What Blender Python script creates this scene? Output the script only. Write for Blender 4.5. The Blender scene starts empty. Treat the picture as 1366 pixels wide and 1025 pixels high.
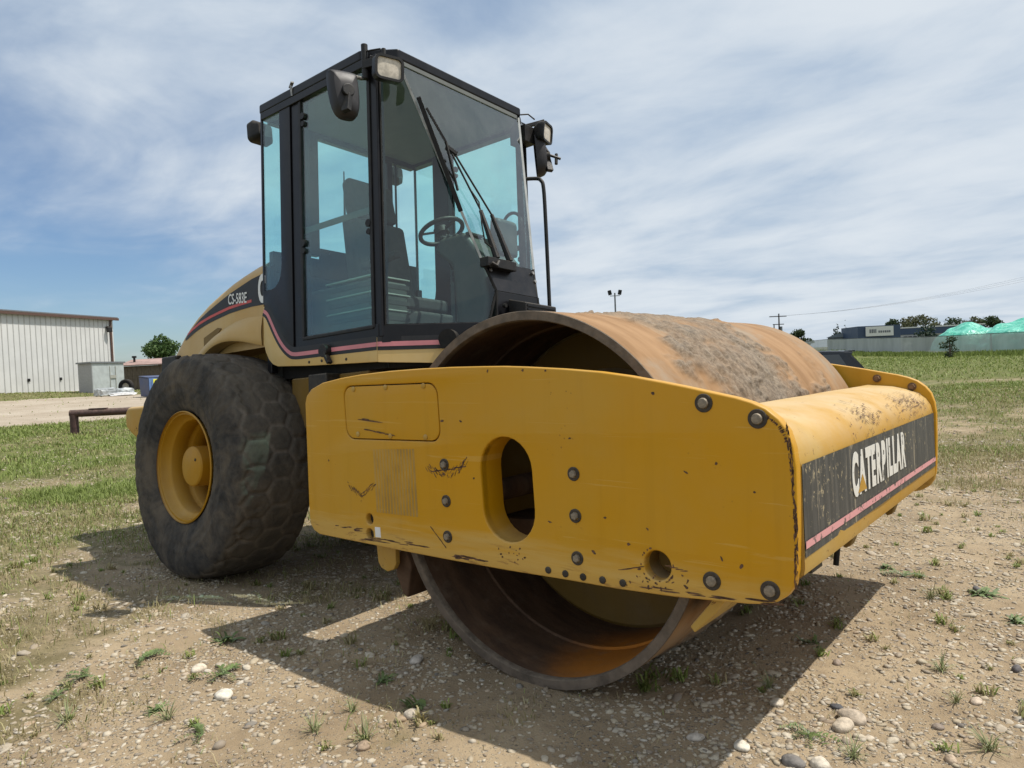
import bpy, bmesh, math, random
import numpy as np
from mathutils import Matrix, Vector, noise as mnoise

rng = np.random.default_rng(7)
random.seed(7)
scn = bpy.context.scene
COL = scn.collection

# ------------------------------------------------------------------ camera, sky, sun
cam_data = bpy.data.cameras.new('camera')
cam_data.sensor_width = 36.0
cam_data.lens = 25.93
cam_data.clip_start = 0.05
cam_data.clip_end = 4000
cam = bpy.data.objects.new('camera', cam_data)
COL.objects.link(cam)
scn.camera = cam
YAW, PITCH, ROLL = math.radians(39.1106), math.radians(-1.86), math.radians(-2.4)
CAM = Vector((1.823, -3.432, 1.341))
def cam_axes(yaw, pitch, roll):
    cy, sy, cp, sp = math.cos(yaw), math.sin(yaw), math.cos(pitch), math.sin(pitch)
    f = Vector((-sy*cp, cy*cp, sp)); r = Vector((cy, sy, 0)); u = r.cross(f)
    cr, sr = math.cos(roll), math.sin(roll)
    return cr*r + sr*u, -sr*r + cr*u, f
r_, u_, f_ = cam_axes(YAW, PITCH, ROLL)
cam.matrix_world = Matrix(((r_.x, u_.x, -f_.x, CAM.x), (r_.y, u_.y, -f_.y, CAM.y), (r_.z, u_.z, -f_.z, CAM.z), (0, 0, 0, 1)))

SUN_DIR = Vector((0.39, 0.33, 1.0)).normalized()
sun_elev = math.asin(SUN_DIR.z)
sun_az = math.atan2(SUN_DIR.x, SUN_DIR.y)          # clockwise from +Y
world = bpy.data.worlds.new("World")
scn.world = world
world.use_nodes = True
wn, wl = world.node_tree.nodes, world.node_tree.links
wn.clear()
w_out = wn.new('ShaderNodeOutputWorld'); w_bg = wn.new('ShaderNodeBackground')
w_sky = wn.new('ShaderNodeTexSky'); w_sky.sky_type = 'NISHITA'; w_sky.sun_disc = False
w_sky.sun_elevation = sun_elev; w_sky.sun_rotation = sun_az
w_sky.altitude = 300; w_sky.air_density = 1.0; w_sky.dust_density = 0.6; w_sky.ozone_density = 1.6
w_bg.inputs['Strength'].default_value = 0.1
def wnode(t, **k):
    n = wn.new(t)
    for a, b in k.items(): setattr(n, a, b)
    return n
def wmath(op, a, b=None, c=None, clamp=False):
    n = wnode('ShaderNodeMath', operation=op, use_clamp=clamp)
    for i, v in enumerate((a, b, c)):
        if v is None: continue
        if isinstance(v, (int, float)): n.inputs[i].default_value = v
        else: wl.new(v, n.inputs[i])
    return n.outputs[0]
tc = wnode('ShaderNodeTexCoord')
sep = wnode('ShaderNodeSeparateXYZ'); wl.new(tc.outputs['Generated'], sep.inputs[0])
den = wmath('ADD', wmath('MAXIMUM', sep.outputs[2], 0.0), 0.16)
px = wmath('DIVIDE', sep.outputs[0], den); py = wmath('DIVIDE', sep.outputs[1], den)
comb = wnode('ShaderNodeCombineXYZ'); wl.new(px, comb.inputs[0]); wl.new(py, comb.inputs[1])
def wnoise(scale, detail, rough, dist, rot, sc, loc=(0, 0, 0)):
    mp = wnode('ShaderNodeMapping'); wl.new(comb.outputs[0], mp.inputs[0])
    mp.inputs['Rotation'].default_value = (0, 0, rot); mp.inputs['Scale'].default_value = sc; mp.inputs['Location'].default_value = loc
    n = wnode('ShaderNodeTexNoise'); wl.new(mp.outputs[0], n.inputs['Vector'])
    n.inputs['Scale'].default_value = scale; n.inputs['Detail'].default_value = detail
    n.inputs['Roughness'].default_value = rough; n.inputs['Distortion'].default_value = dist
    return n.outputs['Fac']
n_big = wnoise(0.55, 5, 0.55, 0.35, 0.5, (1, 1.5, 1), (3.1, 1.7, 0))
n_str = wnoise(1.25, 8, 0.56, 0.5, 0.75, (0.95, 1.35, 1), (0.4, 5.2, 0))
n_fine = wnoise(3.4, 7, 0.55, 0.5, 0.6, (0.85, 1.25, 1), (2.2, 0.3, 0))
cl = wmath('ADD', wmath('MULTIPLY', n_big, 0.55), wmath('ADD', wmath('MULTIPLY', n_str, 0.42), wmath('MULTIPLY', n_fine, 0.16)))
# the veil thins out towards the west (-X), where blue shows low down
west = wmath('MULTIPLY', wmath('SUBTRACT', wmath('MULTIPLY', sep.outputs[0], -1.0), 0.60, clamp=True), 0.95)
low = wmath('SUBTRACT', 0.42, sep.outputs[2], clamp=True)
thin = wmath('MULTIPLY', wmath('MULTIPLY', west, low), 2.5)
cl = wmath('SUBTRACT', cl, thin)
westw = wmath('MULTIPLY', wmath('SUBTRACT', wmath('MULTIPLY', sep.outputs[0], -1.0), 0.42, clamp=True), 0.27)
cl = wmath('SUBTRACT', cl, westw)
mr = wnode('ShaderNodeMapRange', interpolation_type='SMOOTHSTEP'); wl.new(cl, mr.inputs[0])
mr.inputs[1].default_value = 0.10; mr.inputs[2].default_value = 0.54; mr.inputs[3].default_value = 0.05; mr.inputs[4].default_value = 0.97
shade = wnode('ShaderNodeMapRange', interpolation_type='SMOOTHSTEP'); wl.new(wmath('SUBTRACT', wmath('ADD', wmath('ADD', wmath('MULTIPLY', n_str, .42), wmath('MULTIPLY', n_fine, .16)), wmath('MULTIPLY', n_big, .42)), wmath('MULTIPLY', westw, .62)), shade.inputs[0])
shade.inputs[1].default_value = 0.30; shade.inputs[2].default_value = 0.60
ccol = wnode('ShaderNodeMix', data_type='RGBA'); wl.new(shade.outputs[0], ccol.inputs['Factor'])
ccol.inputs[6].default_value = (4.1, 5.25, 6.7, 1); ccol.inputs[7].default_value = (7.3, 7.9, 8.5, 1)
mixc = wnode('ShaderNodeMix', data_type='RGBA')
wl.new(mr.outputs[0], mixc.inputs['Factor']); tint = wnode('ShaderNodeMix', data_type='RGBA', blend_type='MULTIPLY'); tint.inputs[0].default_value = 1.0; wl.new(w_sky.outputs[0], tint.inputs[6]); tint.inputs[7].default_value = (.76, .90, 1.06, 1)
wl.new(tint.outputs[2], mixc.inputs[6]); wl.new(ccol.outputs[2], mixc.inputs[7])
wl.new(mixc.outputs[2], w_bg.inputs['Color']); wl.new(w_bg.outputs[0], w_out.inputs['Surface'])

sun_d = bpy.data.lights.new('sun', 'SUN'); sun_d.energy = 4.95; sun_d.angle = math.radians(0.6); sun_d.color = (1.0, 0.95, 0.87)
sun = bpy.data.objects.new('sun', sun_d); COL.objects.link(sun)
sun.rotation_euler = SUN_DIR.to_track_quat('Z', 'Y').to_euler()
sun.location = (0, 0, 30)
scn.view_settings.view_transform = 'Standard'; scn.view_settings.look = 'None'
scn.view_settings.exposure = 0.0; scn.view_settings.gamma = 1.0; scn.view_settings.use_curve_mapping = False
scn.render.engine = 'CYCLES'
scn.cycles.max_bounces = 8; scn.cycles.transparent_max_bounces = 24; scn.cycles.use_denoising = True

# ------------------------------------------------------------------ frames of the machine
# front unit (drum frame) and rear unit (cab, engine, wheels) lean differently on the uneven ground
rF, uF, fF = cam_axes(0.6826, 0.0068, -0.0731)
CF = Matrix(((rF.x, uF.x, fF.x), (rF.y, uF.y, fF.y), (rF.z, uF.z, fF.z)))
CG = Matrix(((r_.x, u_.x, f_.x), (r_.y, u_.y, f_.y), (r_.z, u_.z, f_.z)))
MF3 = CG @ CF.transposed()
piv = Vector((0, -0.6, 0))
MF = Matrix.Translation(piv) @ MF3.to_4x4() @ Matrix.Translation(-piv)
oR = Vector((-1.3, 0, 0.8))
MR = MF @ Matrix.Translation(oR) @ (Matrix.Rotation(-0.0079, 4, 'Z') @ Matrix.Rotation(-0.062, 4, 'X')) @ Matrix.Translation(-oR)
I4 = Matrix.Identity(4)

# ------------------------------------------------------------------ numpy value noise
def _hash(ix, iy, seed):
    h = (ix.astype(np.int64)*374761393 + iy.astype(np.int64)*668265263 + seed*1442695041) & 0xffffffff
    h = ((h ^ (h >> 13))*1274126177) & 0xffffffff
    return ((h ^ (h >> 16)) & 0xffffff)/float(0xffffff)
def vnoise(x, y, seed=0):
    ix, iy = np.floor(x), np.floor(y); fx, fy = x-ix, y-iy
    fx = fx*fx*(3-2*fx); fy = fy*fy*(3-2*fy)
    a = _hash(ix, iy, seed); b = _hash(ix+1, iy, seed); c = _hash(ix, iy+1, seed); d = _hash(ix+1, iy+1, seed)
    return (a*(1-fx)+b*fx)*(1-fy) + (c*(1-fx)+d*fx)*fy
def fbm(x, y, octs=4, seed=0, gain=0.5):
    s, a, t = 0, 1.0, 0
    for o in range(octs):
        s = s + a*vnoise(x*2**o+17.3*o, y*2**o-9.1*o, seed+o); t += a; a *= gain
    return s/t
def sstep(a, b, x):
    t = np.clip((x-a)/(b-a), 0, 1); return t*t*(3-2*t)

# ------------------------------------------------------------------ object helpers
def link(o, parent=None):
    COL.objects.link(o)
    if parent is not None: o.parent = parent
    return o
def thing(name, label, cat, loc=(0, 0, 0), rotz=0, group=None):
    o = bpy.data.objects.new(name, None); COL.objects.link(o)
    o.location = loc; o.rotation_euler = (0, 0, rotz); o.empty_display_size = 0.2
    o['label'] = label; o['category'] = cat
    if group: o['group'] = group
    return o
def tag(o, label=None, cat=None, group=None, kind=None):
    if label: o['label'] = label
    if cat: o['category'] = cat
    if group: o['group'] = group
    if kind: o['kind'] = kind
    return o
def mesh_from(name, verts, faces, mat=None, smooth=False):
    me = bpy.data.meshes.new(name); me.from_pydata([tuple(v) for v in verts], [], faces); me.update()
    if mat: me.materials.append(mat)
    if smooth:
        me.polygons.foreach_set('use_smooth', [True]*len(me.polygons)); me.update()
    return me
def np_mesh(name, V, faces_flat, sizes, mat=None, smooth=False):
    me = bpy.data.meshes.new(name)
    V = np.ascontiguousarray(V, dtype=np.float32); F = np.ascontiguousarray(faces_flat, dtype=np.int32)
    me.vertices.add(len(V)); me.vertices.foreach_set('co', V.ravel())
    me.loops.add(len(F)); me.loops.foreach_set('vertex_index', F)
    st = np.concatenate([[0], np.cumsum(sizes)[:-1]]).astype(np.int32)
    me.polygons.add(len(sizes)); me.polygons.foreach_set('loop_start', st)
    try: me.polygons.foreach_set('loop_total', np.asarray(sizes, dtype=np.int32))
    except Exception: pass
    if smooth: me.polygons.foreach_set('use_smooth', np.ones(len(sizes), dtype=bool))
    me.update(calc_edges=True); me.validate()
    if mat: me.materials.append(mat)
    return me
class MB:
    """collects simple solids; build() links them as ONE mesh object"""
    def __init__(s): s.v = []; s.f = []
    def add(s, vs, fs):
        n = len(s.v); s.v += [Vector(v) for v in vs]; s.f += [[i+n for i in f] for f in fs]; return s
    def box(s, x0, x1, y0, y1, z0, z1, M=None):
        vs = [Vector((x, y, z)) for x in (x0, x1) for y in (y0, y1) for z in (z0, z1)]
        if M is not None: vs = [M @ v for v in vs]
        return s.add(vs, [(0, 1, 3, 2), (4, 6, 7, 5), (0, 4, 5, 1), (2, 3, 7, 6), (0, 2, 6, 4), (1, 5, 7, 3)])
    def bar(s, a, b, w, h=None, up=(0, 0, 1)):
        a, b = Vector(a), Vector(b); h = h or w; d = (b-a).normalized(); up = Vector(up)
        if abs(d.dot(up)) > .98: up = Vector((1, 0, 0))
        x = d.cross(up).normalized(); y = x.cross(d)
        vs = [p + x*sx*w/2 + y*sy*h/2 for p in (a, b) for sx, sy in ((-1, -1), (1, -1), (1, 1), (-1, 1))]
        return s.add(vs, [(0, 3, 2, 1), (4, 5, 6, 7), (0, 1, 5, 4), (1, 2, 6, 5), (2, 3, 7, 6), (3, 0, 4, 7)])
    def tube(s, pts, r, n=10, r1=None, cap=True):
        pts = [Vector(p) for p in pts]; m = len(pts); base = len(s.v); ref = Vector((0.13, 0.27, 0.95))
        for i, p in enumerate(pts):
            d = (pts[min(i+1, m-1)]-pts[max(i-1, 0)]).normalized()
            if abs(d.dot(ref)) > .97: ref = Vector((1, 0.1, 0))
            x = d.cross(ref).normalized(); y = x.cross(d)
            rr = r if r1 is None else r+(r1-r)*i/(m-1)
            for k in range(n):
                a = 2*math.pi*k/n; s.v.append(p+x*rr*math.cos(a)+y*rr*math.sin(a))
        for i in range(m-1):
            for k in range(n):
                a = base+i*n+k; b = base+i*n+(k+1) % n; s.f.append([a, b, b+n, a+n])
        if cap:
            s.f.append([base+k for k in range(n)][::-1]); s.f.append([base+(m-1)*n+k for k in range(n)])
        return s
    def disc(s, c, axis, r, h, n=20, r2=None):
        c, axis = Vector(c), Vector(axis).normalized()
        return s.tube([c, c+axis*h], r, n, r1=r2)
    def poly(s, pts, off):
        """extrude a planar polygon (list of 3D points) by vector off"""
        n = len(pts); off = Vector(off); vs = [Vector(p) for p in pts]+[Vector(p)+off for p in pts]
        fs = [list(range(n))[::-1], [n+i for i in range(n)]]+[[i, (i+1) % n, n+(i+1) % n, n+i] for i in range(n)]
        return s.add(vs, fs)
    def lathe(s, prof, c, n=48, axis='Y', close=False):
        """prof: list of (radius, along axis)"""
        base = len(s.v); m = len(prof); c = Vector(c)
        for i in range(n):
            a = 2*math.pi*i/n; ca, sa = math.cos(a), math.sin(a)
            for r, t in prof:
                s.v.append(c+(Vector((r*ca, t, r*sa)) if axis == 'Y' else Vector((r*ca, r*sa, t)) if axis == 'Z' else Vector((t, r*ca, r*sa))))
        for i in range(n):
            for j in range(m-1 if not close else m):
                a = base+i*m+j; b = base+i*m+(j+1) % m; c2 = base+((i+1) % n)*m+(j+1) % m; d = base+((i+1) % n)*m+j
                s.f.append([a, b, c2, d])
        return s
    def build(s, name, mat, parent=None, M=I4, smooth=False, bevel=0, seg=2, autosmooth=None):
        me = mesh_from(name, [M @ v for v in s.v], s.f, mat)
        bm = bmesh.new(); bm.from_mesh(me); bmesh.ops.recalc_face_normals(bm, faces=bm.faces)
        if smooth:
            lim = math.radians(autosmooth if autosmooth is not None else 38)
            for f in bm.faces: f.smooth = True
            for e in bm.edges:
                if len(e.link_faces) == 2 and e.calc_face_angle(0) > lim: e.smooth = False
        bm.to_mesh(me); bm.free()
        o = bpy.data.objects.new(name, me); link(o, parent)
        if bevel:
            b = o.modifiers.new('bevel', 'BEVEL'); b.width = bevel; b.segments = seg; b.limit_method = 'ANGLE'; b.angle_limit = math.radians(32)
            b.harden_normals = True
            if not smooth:
                me.polygons.foreach_set('use_smooth', [True]*len(me.polygons))
        return o
def part(name, me, parent):
    return link(bpy.data.objects.new(name, me), parent)
def copy_obj(o, parent=None):
    c = o.copy(); COL.objects.link(c); c.parent = parent if parent is not None else o.parent
    for ch in list(o.children):
        copy_obj(ch, c)
    return c
def catmull(pts, n=6, closed=True):
    P = [Vector(p) for p in pts]; out = []; m = len(P)
    rngi = range(m) if closed else range(m-1)
    for i in rngi:
        if closed: p0, p1, p2, p3 = P[(i-1) % m], P[i], P[(i+1) % m], P[(i+2) % m]
        else: p0, p1, p2, p3 = P[max(i-1, 0)], P[i], P[i+1], P[min(i+2, m-1)]
        for k in range(n):
            t = k/n
            out.append(0.5*((2*p1)+(-p0+p2)*t+(2*p0-5*p1+4*p2-p3)*t*t+(-p0+3*p1-3*p2+p3)*t**3))
    if not closed: out.append(P[-1])
    return out
def curve_plate(name, outlines, thick, bevel, mat, parent, M):
    """2D outlines (first outer, rest holes) in a local XY plane, extruded symmetrically; M places it"""
    cu = bpy.data.curves.new(name, 'CURVE'); cu.dimensions = '2D'; cu.fill_mode = 'BOTH'
    cu.extrude = thick/2-bevel; cu.bevel_depth = bevel; cu.bevel_resolution = 2; cu.offset = -bevel
    for pts in outlines:
        sp = cu.splines.new('POLY'); sp.points.add(len(pts)-1); sp.use_cyclic_u = True
        for i, p in enumerate(pts): sp.points[i].co = (p[0], p[1], 0, 1)
    tmp = bpy.data.objects.new('tmp', cu); COL.objects.link(tmp)
    dg = bpy.context.evaluated_depsgraph_get(); me = bpy.data.meshes.new_from_object(tmp.evaluated_get(dg))
    bpy.data.objects.remove(tmp); bpy.data.curves.remove(cu)
    me.name = name; me.transform(M); me.materials.clear(); me.materials.append(mat)
    bm = bmesh.new(); bm.from_mesh(me); bmesh.ops.remove_doubles(bm, verts=bm.verts, dist=1e-5); bmesh.ops.recalc_face_normals(bm, faces=bm.faces)
    for f in bm.faces: f.smooth = True
    for e in bm.edges:
        if len(e.link_faces) == 2 and e.calc_face_angle(0) > .6: e.smooth = False
    bm.to_mesh(me); bm.free()
    return part(name, me, parent)
def text_mesh(name, txt, mat, parent, M, size=1, xs=1, thick=0.0015, offset=0.0, space=1.0):
    cu = bpy.data.curves.new(name, 'FONT'); cu.body = txt; cu.size = size; cu.extrude = thick; cu.offset = offset; cu.space_character = space
    cu.resolution_u = 5
    tmp = bpy.data.objects.new('tmp', cu); COL.objects.link(tmp)
    dg = bpy.context.evaluated_depsgraph_get(); me = bpy.data.meshes.new_from_object(tmp.evaluated_get(dg))
    bpy.data.objects.remove(tmp); bpy.data.curves.remove(cu)
    me.name = name; me.transform(Matrix.Diagonal((xs, 1, 1, 1))); me.transform(M); me.materials.clear(); me.materials.append(mat)
    return part(name, me, parent)
def plane_M(o, ex, ey):
    """matrix taking local xy to 3D axes ex, ey at origin o"""
    ex, ey = Vector(ex).normalized(), Vector(ey).normalized(); ez = ex.cross(ey)
    return Matrix(((ex.x, ey.x, ez.x, o[0]), (ex.y, ey.y, ez.y, o[1]), (ex.z, ey.z, ez.z, o[2]), (0, 0, 0, 1)))

# ------------------------------------------------------------------ materials
class NT:
    def __init__(s, name):
        s.m = bpy.data.materials.new(name); s.m.use_nodes = True; s.n = s.m.node_tree.nodes; s.l = s.m.node_tree.links
        s.n.clear(); s.out = s.n.new('ShaderNodeOutputMaterial')
    def node(s, t, ins=None, **k):
        n = s.n.new(t)
        for a, b in k.items(): setattr(n, a, b)
        for a, b in (ins or {}).items(): s.set(n.inputs[a], b)
        return n
    def set(s, sock, v):
        if hasattr(v, 'links') or isinstance(v, bpy.types.NodeSocket): s.l.new(v, sock)
        else:
            if isinstance(v, tuple) and len(v) == 3 and sock.type == 'RGBA': v = v+(1,)
            sock.default_value = v
    def math(s, op, a, b=0.0, clamp=False):
        return s.node('ShaderNodeMath', {0: a, 1: b}, operation=op, use_clamp=clamp).outputs[0]
    def mix(s, f, a, b, blend='MIX'):
        return s.node('ShaderNodeMix', {0: f, 6: a, 7: b}, data_type='RGBA', blend_type=blend).outputs[2]
    def ramp(s, v, a, b, lo=0.0, hi=1.0):
        return s.node('ShaderNodeMapRange', {0: v, 1: a, 2: b, 3: lo, 4: hi}, interpolation_type='SMOOTHSTEP').outputs[0]
    def noise(s, scale, detail=4, rough=.55, dist=0, vec=None, out='Fac'):
        n = s.node('ShaderNodeTexNoise', {'Scale': scale, 'Detail': detail, 'Roughness': rough, 'Distortion': dist})
        s.l.new(vec if vec is not None else s.pos(), n.inputs['Vector']); return n.outputs[out]
    def pos(s):
        if not hasattr(s, '_p'): s._p = s.node('ShaderNodeTexCoord').outputs['Object']
        return s._p
    def mapped(s, sc, rot=(0, 0, 0), loc=(0, 0, 0)):
        return s.node('ShaderNodeMapping', {0: s.pos(), 1: loc, 2: rot, 3: sc}).outputs[0]
    def voro(s, scale, feature='F1', vec=None, out='Distance', rand=1.0):
        n = s.node('ShaderNodeTexVoronoi', {'Scale': scale, 'Randomness': rand}, feature=feature)
        s.l.new(vec if vec is not None else s.pos(), n.inputs['Vector']); return n.outputs[out]
    def geo(s, o): return s.node('ShaderNodeNewGeometry').outputs[o]
    def attr(s, name, out='Fac'): return s.node('ShaderNodeAttribute', attribute_name=name).outputs[out]
    def bump(s, h, strength, dist=0.01, normal=None):
        n = s.node('ShaderNodeBump', {'Strength': strength, 'Distance': dist, 'Height': h})
        if normal is not None: s.l.new(normal, n.inputs['Normal'])
        return n.outputs[0]
    def upness(s):
        sp = s.node('ShaderNodeSeparateXYZ', {0: s.geo('Normal')}); return sp.outputs[2]
    def edge(s, radius=0.012):
        """1 on convex/concave edges"""
        bv = s.node('ShaderNodeBevel', {'Radius': radius}, samples=6).outputs[0]
        d = s.node('ShaderNodeVectorMath', {0: bv, 1: s.geo('Normal')}, operation='DOT_PRODUCT').outputs['Value']
        return s.math('SUBTRACT', 1.0, d, True)
    def pbr(s, col, rough=.5, metal=0.0, normal=None, spec=.5, coat=0.0, **kw):
        b = s.node('ShaderNodeBsdfPrincipled', {'Base Color': col, 'Roughness': rough, 'Metallic': metal, 'Specular IOR Level': spec, 'Coat Weight': coat})
        if normal is not None: s.l.new(normal, b.inputs['Normal'])
        for k, v in kw.items(): s.set(b.inputs[k], v)
        s.l.new(b.outputs[0], s.out.inputs['Surface']); s.bsdf = b
        return s.m

def mat_simple(name, col, rough=.6, metal=0.0, var=.25, scale=9, bump=.0, bscale=60, dust=0.0, spec=.5):
    t = NT(name); n1 = t.noise(scale, 5, .6)
    c = t.mix(t.ramp(n1, .3, .7), tuple(x*(1-var) for x in col), tuple(min(1, x*(1+var)) for x in col))
    if dust:
        dm = t.math('MULTIPLY', t.ramp(t.upness(), -.2, .9), t.ramp(t.noise(scale*2.3, 6, .65), .3, .75))
        c = t.mix(t.math('MULTIPLY', dm, dust), c, (.36, .29, .2))
    nm = t.bump(t.noise(bscale, 4, .6), bump, .01) if bump else None
    return t.pbr(c, t.ramp(n1, .2, .8, rough-.08, rough+.1), metal, nm, spec)

def mat_paint(name, col, faded, rough=.38, wear=1.0, dust=.5, fade_scale=1.3, chip=.70, rubz=False):
    """old enamel: fading in clouds, dust on top, runs of dirt, chips to primer and rust, worn edges"""
    t = NT(name)
    f1 = t.ramp(t.noise(fade_scale, 5, .6, .4), .38, .72)
    c = t.mix(f1, col, faded)
    c = t.mix(t.math('MULTIPLY', t.ramp(t.noise(1.0, 5, .6, vec=t.mapped((14, 14, .9))), .5, .85), .25), c, tuple(x*.55 for x in col))
    # thin horizontal rub marks
    rub = t.ramp(t.noise(1.0, 3, .5, .2, vec=t.mapped((1.1, 1.1, 60))), .66, .72)
    rub = t.math('MULTIPLY', rub, t.ramp(t.noise(1.7, 3, .5), .52, .66))
    c = t.mix(t.math('MULTIPLY', rub, .12*wear), c, tuple(min(1, x*1.35+.04) for x in faded))
    if rubz:   # ground-side strip rubbed pale and dusty
        zz = t.node('ShaderNodeSeparateXYZ', {0: t.pos()}).outputs[2]
        zz = t.math('ADD', zz, t.math('MULTIPLY', t.math('SUBTRACT', t.noise(1, 5, .6, .3, vec=t.mapped((2.2, 2.2, 22))), .5), .26))
        c = t.mix(t.math('MULTIPLY', t.ramp(zz, .66, .53), .75), c, (.56, .36, .10))
        stn = t.math('MULTIPLY', t.ramp(t.noise(1, 7, .72, .5, vec=t.mapped((5, 5, 30))), .56, .64), t.ramp(zz, .60, .50))
        c = t.mix(t.math('MULTIPLY', stn, .8), c, (.22, .10, .035))
        c = t.mix(t.math('MULTIPLY', t.ramp(t.noise(1, 4, .5, .8, vec=t.mapped((1.3, 1.3, 60), rot=(0, .12, 0))), .66, .68), .2), c, (.66, .46, .16))
    # speckled chips
    ch = t.math('MULTIPLY', t.ramp(t.voro(38, vec=None), .16, .11), t.ramp(t.noise(2.6, 3, .6), .60, .70))
    ch2 = t.ramp(t.math('ADD', t.noise(24, 8, .72, .3), t.math('MULTIPLY', t.math('SUBTRACT', t.noise(1.6, 4, .6), .5), .22)), chip, chip+.015)
    ch = t.math('MAXIMUM', t.math('MULTIPLY', ch, wear), t.math('MULTIPLY', ch2, wear))
    ed = t.ramp(t.math('ADD', t.edge(.01), t.math('MULTIPLY', t.math('SUBTRACT', t.noise(16, 6, .7), .5), .5*wear)), .16, .24)
    ch = t.math('MAXIMUM', ch, t.math('MULTIPLY', ed, min(1, .9*wear)))
    rust = t.mix(t.noise(30, 3, .6), (.035, .014, .007), (.17, .07, .03))
    dm = t.math('MULTIPLY', t.ramp(t.upness(), .05, .95), t.ramp(t.noise(5, 6, .65), .15, .7))
    c = t.mix(t.math('MULTIPLY', dm, dust), c, (.52, .40, .24))
    c = t.mix(t.math('MULTIPLY', t.ramp(t.noise(3.2, 8, .7), .45, .8), .22*dust), c, (.40, .31, .2))
    c = t.mix(ch, c, rust)
    rg = t.ramp(t.noise(4, 5, .6), .2, .8, rough-.08, rough+.16)
    rg = t.math('ADD', rg, t.math('MULTIPLY', t.math('MAXIMUM', ch, t.math('MULTIPLY', dm, dust)), .35), True)
    hgt = t.math('SUBTRACT', t.math('MULTIPLY', t.noise(9, 3, .5), .25), t.math('MULTIPLY', ch, .5))
    return t.pbr(c, rg, 0, t.bump(hgt, .18, .006), .3)

M_YEL = mat_paint('yellow_paint', (.54, .262, .003), (.52, .275, .018), rough=.36, wear=.6, dust=.3, chip=.70, rubz=True)
M_FLARE = None
M_YELW = mat_paint('worn_yellow_paint', (.4400, .2332, .0194), (.4752, .3168, .0880), rough=.42, wear=.95, dust=.75, chip=.645)
M_CREAM = mat_paint('faded_yellow_paint', (.62, .42, .15), (.68, .52, .25), rough=.4, wear=.35, dust=.4)
M_HOOD = mat_paint('sun_faded_paint', (.50, .31, .10), (.55, .38, .16), rough=.4, wear=.25, dust=.5)
M_RIM = mat_paint('rim_paint', (.42, .21, .008), (.44, .25, .035), rough=.45, wear=.25, dust=.3)
M_CABBLK = mat_simple('cab_black_paint', (.007, .007, .009), .33, var=.3, dust=.05, spec=.28)
M_TRIM = mat_simple('black_plastic', (.011, .011, .012), .5, var=.3, dust=.25, bump=.15, bscale=200, spec=.3)
M_DECAL = mat_simple('dark_grey_decal', (.024, .024, .026), .45, var=.2, dust=.08, spec=.3)
M_WHITE = mat_simple('white_vinyl', (.72, .72, .70), .5, var=.06)
M_RED = mat_simple('red_stripe_vinyl', (.55, .075, .06), .45, var=.15)
M_PINK = mat_simple('faded_pink_stripe', (.62, .22, .24), .5, var=.12, scale=4)
M_RUBBER = mat_simple('rubber_black', (.010, .010, .010), .7, var=.3, dust=.15, spec=.25)
M_STEEL = mat_simple('grey_steel', (.32, .31, .29), .45, .8, var=.3, scale=30, dust=.3)
M_BWASH = mat_simple('greasy_washer', (.035, .026, .018), .6, var=.4, scale=60, dust=.3)
M_DKSTEEL = mat_simple('dark_greasy_steel', (.03, .026, .022), .55, .3, var=.5, scale=12, dust=.5, bump=.3)
M_HOLE = mat_simple('black_opening', (.006, .005, .004), .9, var=.2)
M_INT = mat_simple('cab_trim_grey', (.035, .039, .04), .7, var=.2, dust=.25)
M_INTL = mat_simple('console_grey', (.055, .064, .058), .6, var=.12, scale=4, dust=.3)
M_LINER = mat_simple('headliner_grey', (.13, .14, .135), .8, var=.1)
M_SEAT = mat_simple('seat_fabric', (.035, .036, .038), .9, var=.2, dust=.2)
M_DASH = mat_simple('dash_plastic', (.028, .036, .035), .55, var=.15, dust=.3)
M_LENS = mat_simple('lamp_lens', (.55, .50, .42), .25, var=.2, scale=40)
M_CREAMTRIM = mat_simple('cream_edge', (.34, .34, .30), .5, var=.1)

def mat_glass(name, tint, haze=.05, refl=1.0):
    t = NT(name)
    tr = t.node('ShaderNodeBsdfTransparent', {'Color': tint})
    gl = t.node('ShaderNodeBsdfGlossy', {'Color': (1, 1, 1), 'Roughness': .015})
    df = t.node('ShaderNodeBsdfDiffuse', {'Color': (.5, .52, .48)})
    dirt = t.math('MULTIPLY', t.ramp(t.noise(5, 7, .7, .3), .25, .85), haze*2)
    streak = t.math('MULTIPLY', t.ramp(t.noise(1, 5, .6, vec=t.mapped((30, 30, 1.2))), .5, .8), haze)
    m1 = t.node('ShaderNodeMixShader', {0: t.math('ADD', dirt, streak), 1: tr.outputs[0], 2: df.outputs[0]})
    fr = t.node('ShaderNodeFresnel', {'IOR': 1.5})
    # fresnel of a thin pane: same from both sides
    lw = t.node('ShaderNodeLayerWeight', {'Blend': .5})
    f = t.math('ADD', t.math('MULTIPLY', t.math('POWER', lw.outputs['Facing'], 4.0), .8), .055)
    m2 = t.node('ShaderNodeMixShader', {0: t.math('MULTIPLY', f, refl, True), 1: m1.outputs[0], 2: gl.outputs[0]})
    t.l.new(m2.outputs[0], t.out.inputs['Surface']); t.n.remove(fr)
    return t.m
M_GLASS = mat_glass('green_tinted_glass', (.78, .97, .945, 1), .014)
M_WSCREEN = mat_glass('windshield_glass', (.76, .96, .94, 1), .035, 1.7)
M_MIRROR = NT('mirror_glass').pbr((.6, .62, .63), .05, 1.0)

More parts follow.
